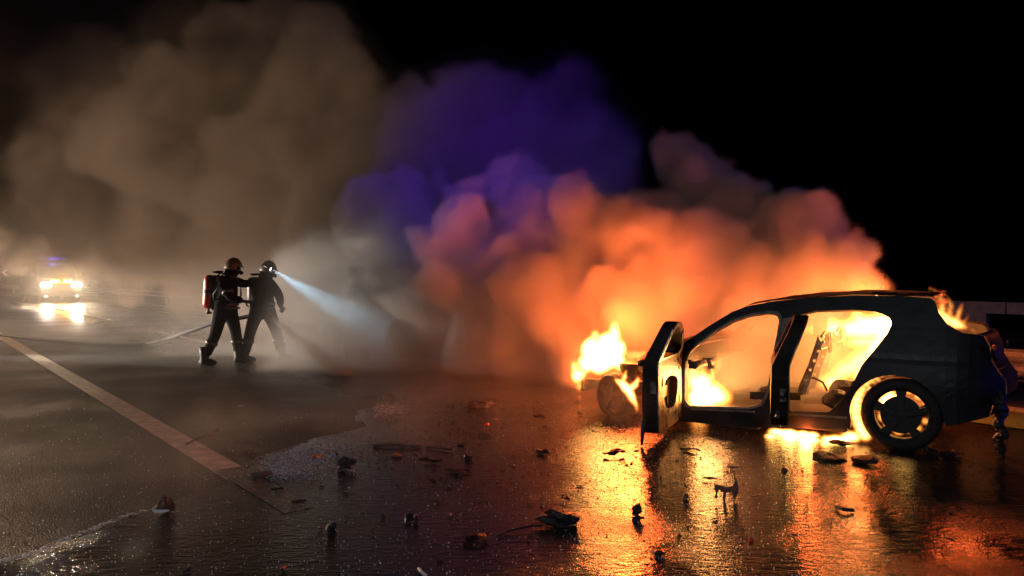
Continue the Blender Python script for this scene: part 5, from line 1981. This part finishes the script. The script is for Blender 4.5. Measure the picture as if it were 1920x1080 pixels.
flame('engine_fire', 'white-hot blaze over the collapsed front wheel of the car', [
    pt(1128, 668, 8.0, 34), pt(1112, 655, 8.0, 26), pt(1150, 655, 8.0, 24), pt(1135, 640, 8.0, 24), pt(1152, 628, 8.0, 17, T3), pt(1156, 612, 8.0, 9, T3), pt(1118, 632, 8.0, 16, T3), pt(1100, 680, 8.0, 18), pt(1155, 676, 8.0, 18), pt(1168, 650, 8.0, 12, T3),
    pt(1078, 690, 7.7, 13, T3), pt(1082, 704, 7.7, 16), pt(1090, 700, 7.7, 14), pt(1086, 725, 7.7, 9, T3), pt(1086, 745, 7.7, 6, T3), pt(1087, 762, 7.7, 4, T3), pt(1072, 682, 7.7, 7, T3)], 80, 0.022, 21, 0.06, 0.08, 0.12, 0.14)
flame('wheel_licks', 'ragged flames licking down the right side of the collapsed front wheel',
      chain((1154, 712, 7.3, 5), (1166, 720, 7.3, 8), (1178, 730, 7.3, 11), (1186, 744, 7.3, 10), (1193, 760, 7.3, 8), (1196, 774, 7.3, 4))
      + chain((1166, 718, 7.3, 5), (1171, 706, 7.3, 5), (1174, 696, 7.3, 3)) + chain((1180, 732, 7.3, 9), (1190, 722, 7.3, 9), (1196, 712, 7.3, 6)), 120, 0.014, 22, 0.022, 0.04, 0.06, 0.08)
YC = 7.55
flame('cabin_fire', 'white-hot fire in the front footwell of the car', [
    pt(1300, 745, YC, 34), pt(1325, 745, YC, 34), pt(1290, 720, YC, 28), pt(1318, 718, YC, 30), pt(1340, 735, YC, 28), pt(1292, 696, YC, 16), pt(1320, 696, YC, 16, T3), pt(1338, 706, YC, 14, T3), pt(1350, 745, YC + 0.1, 24), pt(1310, 765, YC, 30)]
    + chain((1340, 700, YC, 12), (1348, 680, YC, 7), (1346, 665, YC, 4)) + chain((1288, 700, YC, 12), (1290, 684, YC, 8)), 150, 0.025, 23, 0.05, 0.16)
YR = 7.05
flame('rear_seat_fire', 'yellow fire filling the rear of the car cabin',
      chain((1600, 735, YR, 16), (1612, 705, YR, 24), (1632, 670, YR, 30), (1652, 635, YR, 34), (1665, 605, YR, 30), (1655, 585, YR, 26))
      + chain((1600, 725, YR, 20), (1570, 720, YR + 0.2, 22), (1545, 715, YR + 0.4, 14)) + chain((1640, 600, YR + 0.2, 22), (1610, 598, YR + 0.5, 20)) + chain((1640, 650, YR + 0.2, 30), (1600, 690, YR + 0.3, 26), (1560, 700, YR + 0.5, 18)) + chain((1655, 600, YR, 26), (1630, 640, YR, 26), (1600, 640, YR + 0.3, 18)), 110, 0.03, 24, 0.09, 0.22)
YF = 8.25
flame('far_window_fire', 'bright band of fire outside the far rear window of the car',
      chain((1500, 618, YF, 14), (1530, 618, YF, 24), (1560, 620, YF, 24), (1590, 618, YF, 22), (1620, 612, YF, 28), (1650, 610, YF, 30), (1680, 615, YF, 24))
      + chain((1535, 612, YF, 18), (1540, 590, YF, 12), (1542, 575, YF, 6)) + chain((1612, 605, YF, 18), (1606, 580, YF, 12), (1602, 568, YF, 5)) + chain((1575, 640, YF, 20), (1560, 680, YF, 24), (1570, 730, YF, 30)), 90, 0.028, 25, 0.07, 0.18)
wf = []
for k in range(15):
    a = R(62 + k * 11.2)
    a = math.pi - a if False else a
    rr = 0.055 + 0.05 * max(0, math.sin((k - 3) / 11 * math.pi)) * 0.6
    wf.append((car(0.02 + 0.345 * math.cos(R(85) - k * R(8.8)), -0.16, 0.30 + 0.345 * math.sin(R(85) - k * R(8.8))), 0.012 + 0.055 * min(1, k / 8), (1, 1.2, 1)))
for k in range(14):
    a = k / 14 * 2 * math.pi
    wf.append((car(0.18 * math.cos(a), -0.30, 0.31 + 0.18 * math.sin(a)), 0.06 if math.cos(a - R(-160)) < 0.5 else 0.04, (1, 1, 1)))
wf += [(car(0.10, -0.45, 0.32), 0.12), (car(0.0, -0.45, 0.22), 0.10), (car(0.40, -0.14, 0.06), 0.09, (1.2, 1, 0.7))]
flame('tyre_fire', 'crescent of fire around the front of the rear wheel', wf, 80, 0.018, 26, 0.02, 0.06, 0.08)
gf = []
qq = random.Random(9)
for k in range(26):
    x = qq.uniform(0.42, 1.05)
    gf.append((car(x, 0.02 + qq.uniform(-0.22, 0.10 - 0.12 * (x - 0.5)), 0.02), qq.uniform(0.05, 0.10), (1.3, 1.0, 0.55)))
gf += [(car(0.56, 0.20, 0.05), 0.05, (0.9, 0.9, 1.2)), (car(0.55, 0.20, 0.10), 0.025, T3), (car(0.72, 0.24, 0.015), 0.05, (1.4, 1, 0.4)), (car(0.88, 0.20, 0.015), 0.045, (1.4, 1, 0.4))]
flame('puddle_fire', 'burning fuel on the wet road under the car sill', gf, 110, 0.016, 27, 0.03, 0.05, 0.06, 0.09)
YH = 6.5
flame('rear_window_fire', 'small flames curling out of the rear window',
      chain((1762, 585, YH, 10), (1775, 598, YH, 13), (1790, 606, YH, 13), (1805, 612, YH, 11), (1822, 618, YH, 7), (1834, 622, YH, 3))
      + chain((1768, 590, YH, 9), (1766, 572, YH, 8), (1764, 558, YH, 6), (1757, 547, YH, 4), (1746, 541, YH, 2.5))
      + chain((1780, 595, YH, 9), (1782, 575, YH, 7), (1778, 560, YH, 5), (1770, 547, YH, 2.5))
      + chain((1794, 600, YH, 8), (1798, 586, YH, 6), (1804, 572, YH, 2.5)) + chain((1808, 606, YH, 7), (1816, 594, YH, 5), (1815, 586, YH, 2.5)), 60, 0.012, 28, 0.028, 0.06, 0.06, 0.06)

# smoke inside the cabin
g = Grid([min(car(x, y, 0)[i] for x in (0.3, 2.0) for y in (-0.1, -1.65)) - 0.05 for i in range(2)] + [0.2], [max(car(x, y, 0)[i] for x in (0.3, 2.0) for y in (-0.1, -1.65)) + 0.05 for i in range(2)] + [1.2], 0.055)
X, Y_, Z = g.mesh()
rx = (X - CAR_O.x) * CAR_F.x + (Y_ - CAR_O.y) * CAR_F.y
ry = (X - CAR_O.x) * CAR_L.x + (Y_ - CAR_O.y) * CAR_L.y
nn = noise_grid(g.shape, g.dims, 0.45, 4, 33, 0.6)
d = sstep(2.0, 1.8, rx) * sstep(0.4, 0.8, rx) * sstep(-0.12, -0.25, ry) * sstep(-1.65, -1.5, ry) * np.clip(0.35 + 1.7 * nn, 0.0, 2) * sstep(0.2, 0.45, Z)
d[d < 0.01] = 0
stuff(volume_object('cabin_smoke', g, d, smoke_material('smoke_cabin', 1.1, (0.85, 0.83, 0.80), 0.2)), 'pale smoke swirling inside the front of the car cabin', 'smoke')

# steam drifting off the wet road in front
g = Grid((-3.6, 3.4, 0.01), (2.0, 8.0, 0.75), 0.07)
X, Y_, Z = g.mesh()
n1 = noise_grid(g.shape, g.dims, 0.8, 4, 43, 0.6)
n2 = noise_grid(g.shape, g.dims * np.array([1, 1, 0.5]), 0.35, 3, 44, 0.6)
d = np.clip(n1 * 1.4 + n2 * 0.7 - 0.05, 0, 1) * sstep(0.75, 0.05, Z)
ed = np.minimum.reduce([X - g.lo[0], g.hi[0] - X, Y_ - g.lo[1], g.hi[1] - Y_])
d *= sstep(0, 0.8, ed)
d[d < 0.02] = 0
stuff(volume_object('steam', g, d, smoke_material('steam_vapour', 0.35, (0.9, 0.9, 0.9), 0.3)), 'thin steam rising off the wet road in the foreground', 'steam')

# water jet breaking into spray
L_ = (jet_end - n0).length
g = Grid([min(n0[i], jet_end[i]) - 0.25 for i in range(2)] + [0.0], [max(n0[i], jet_end[i]) + 0.25 for i in range(2)] + [n0.z + 0.1], 0.03)
X, Y_, Z = g.mesh()
rx, ry, rz = X - n0.x, Y_ - n0.y, Z - n0.z
al = rx * jd.x + ry * jd.y + rz * jd.z
rr = np.sqrt(np.maximum(0, rx ** 2 + ry ** 2 + rz ** 2 - al ** 2))
tt = np.clip(al / L_, 0, 1.2)
wd = 0.022 + 0.17 * tt ** 1.1
nn = noise_grid(g.shape, g.dims, 0.16, 3, 63, 0.7)
d = np.exp(-(rr / (wd * 0.62)) ** 2) * sstep(0.14, 0.22, al) * np.clip(0.8 + 0.9 * nn, 0.1, 2) * (1.25 - 0.75 * tt) * (0.03 / (0.03 + 0.09 * tt))
# mist thrown up where it lands
hx = np.sqrt((X - jet_end.x) ** 2 + (Y_ - jet_end.y) ** 2 + (Z * 1.6) ** 2)
d += 0.06 * np.exp(-(hx / 0.16) ** 2) * np.clip(0.6 + nn, 0, 2)
d[d < 0.01] = 0
stuff(volume_object('water_jet', g, d, smoke_material('water_spray', 45.0, (0.72, 0.58, 0.50), 0.3)), 'jet of water spreading from the nozzle down to the road', 'water jet')
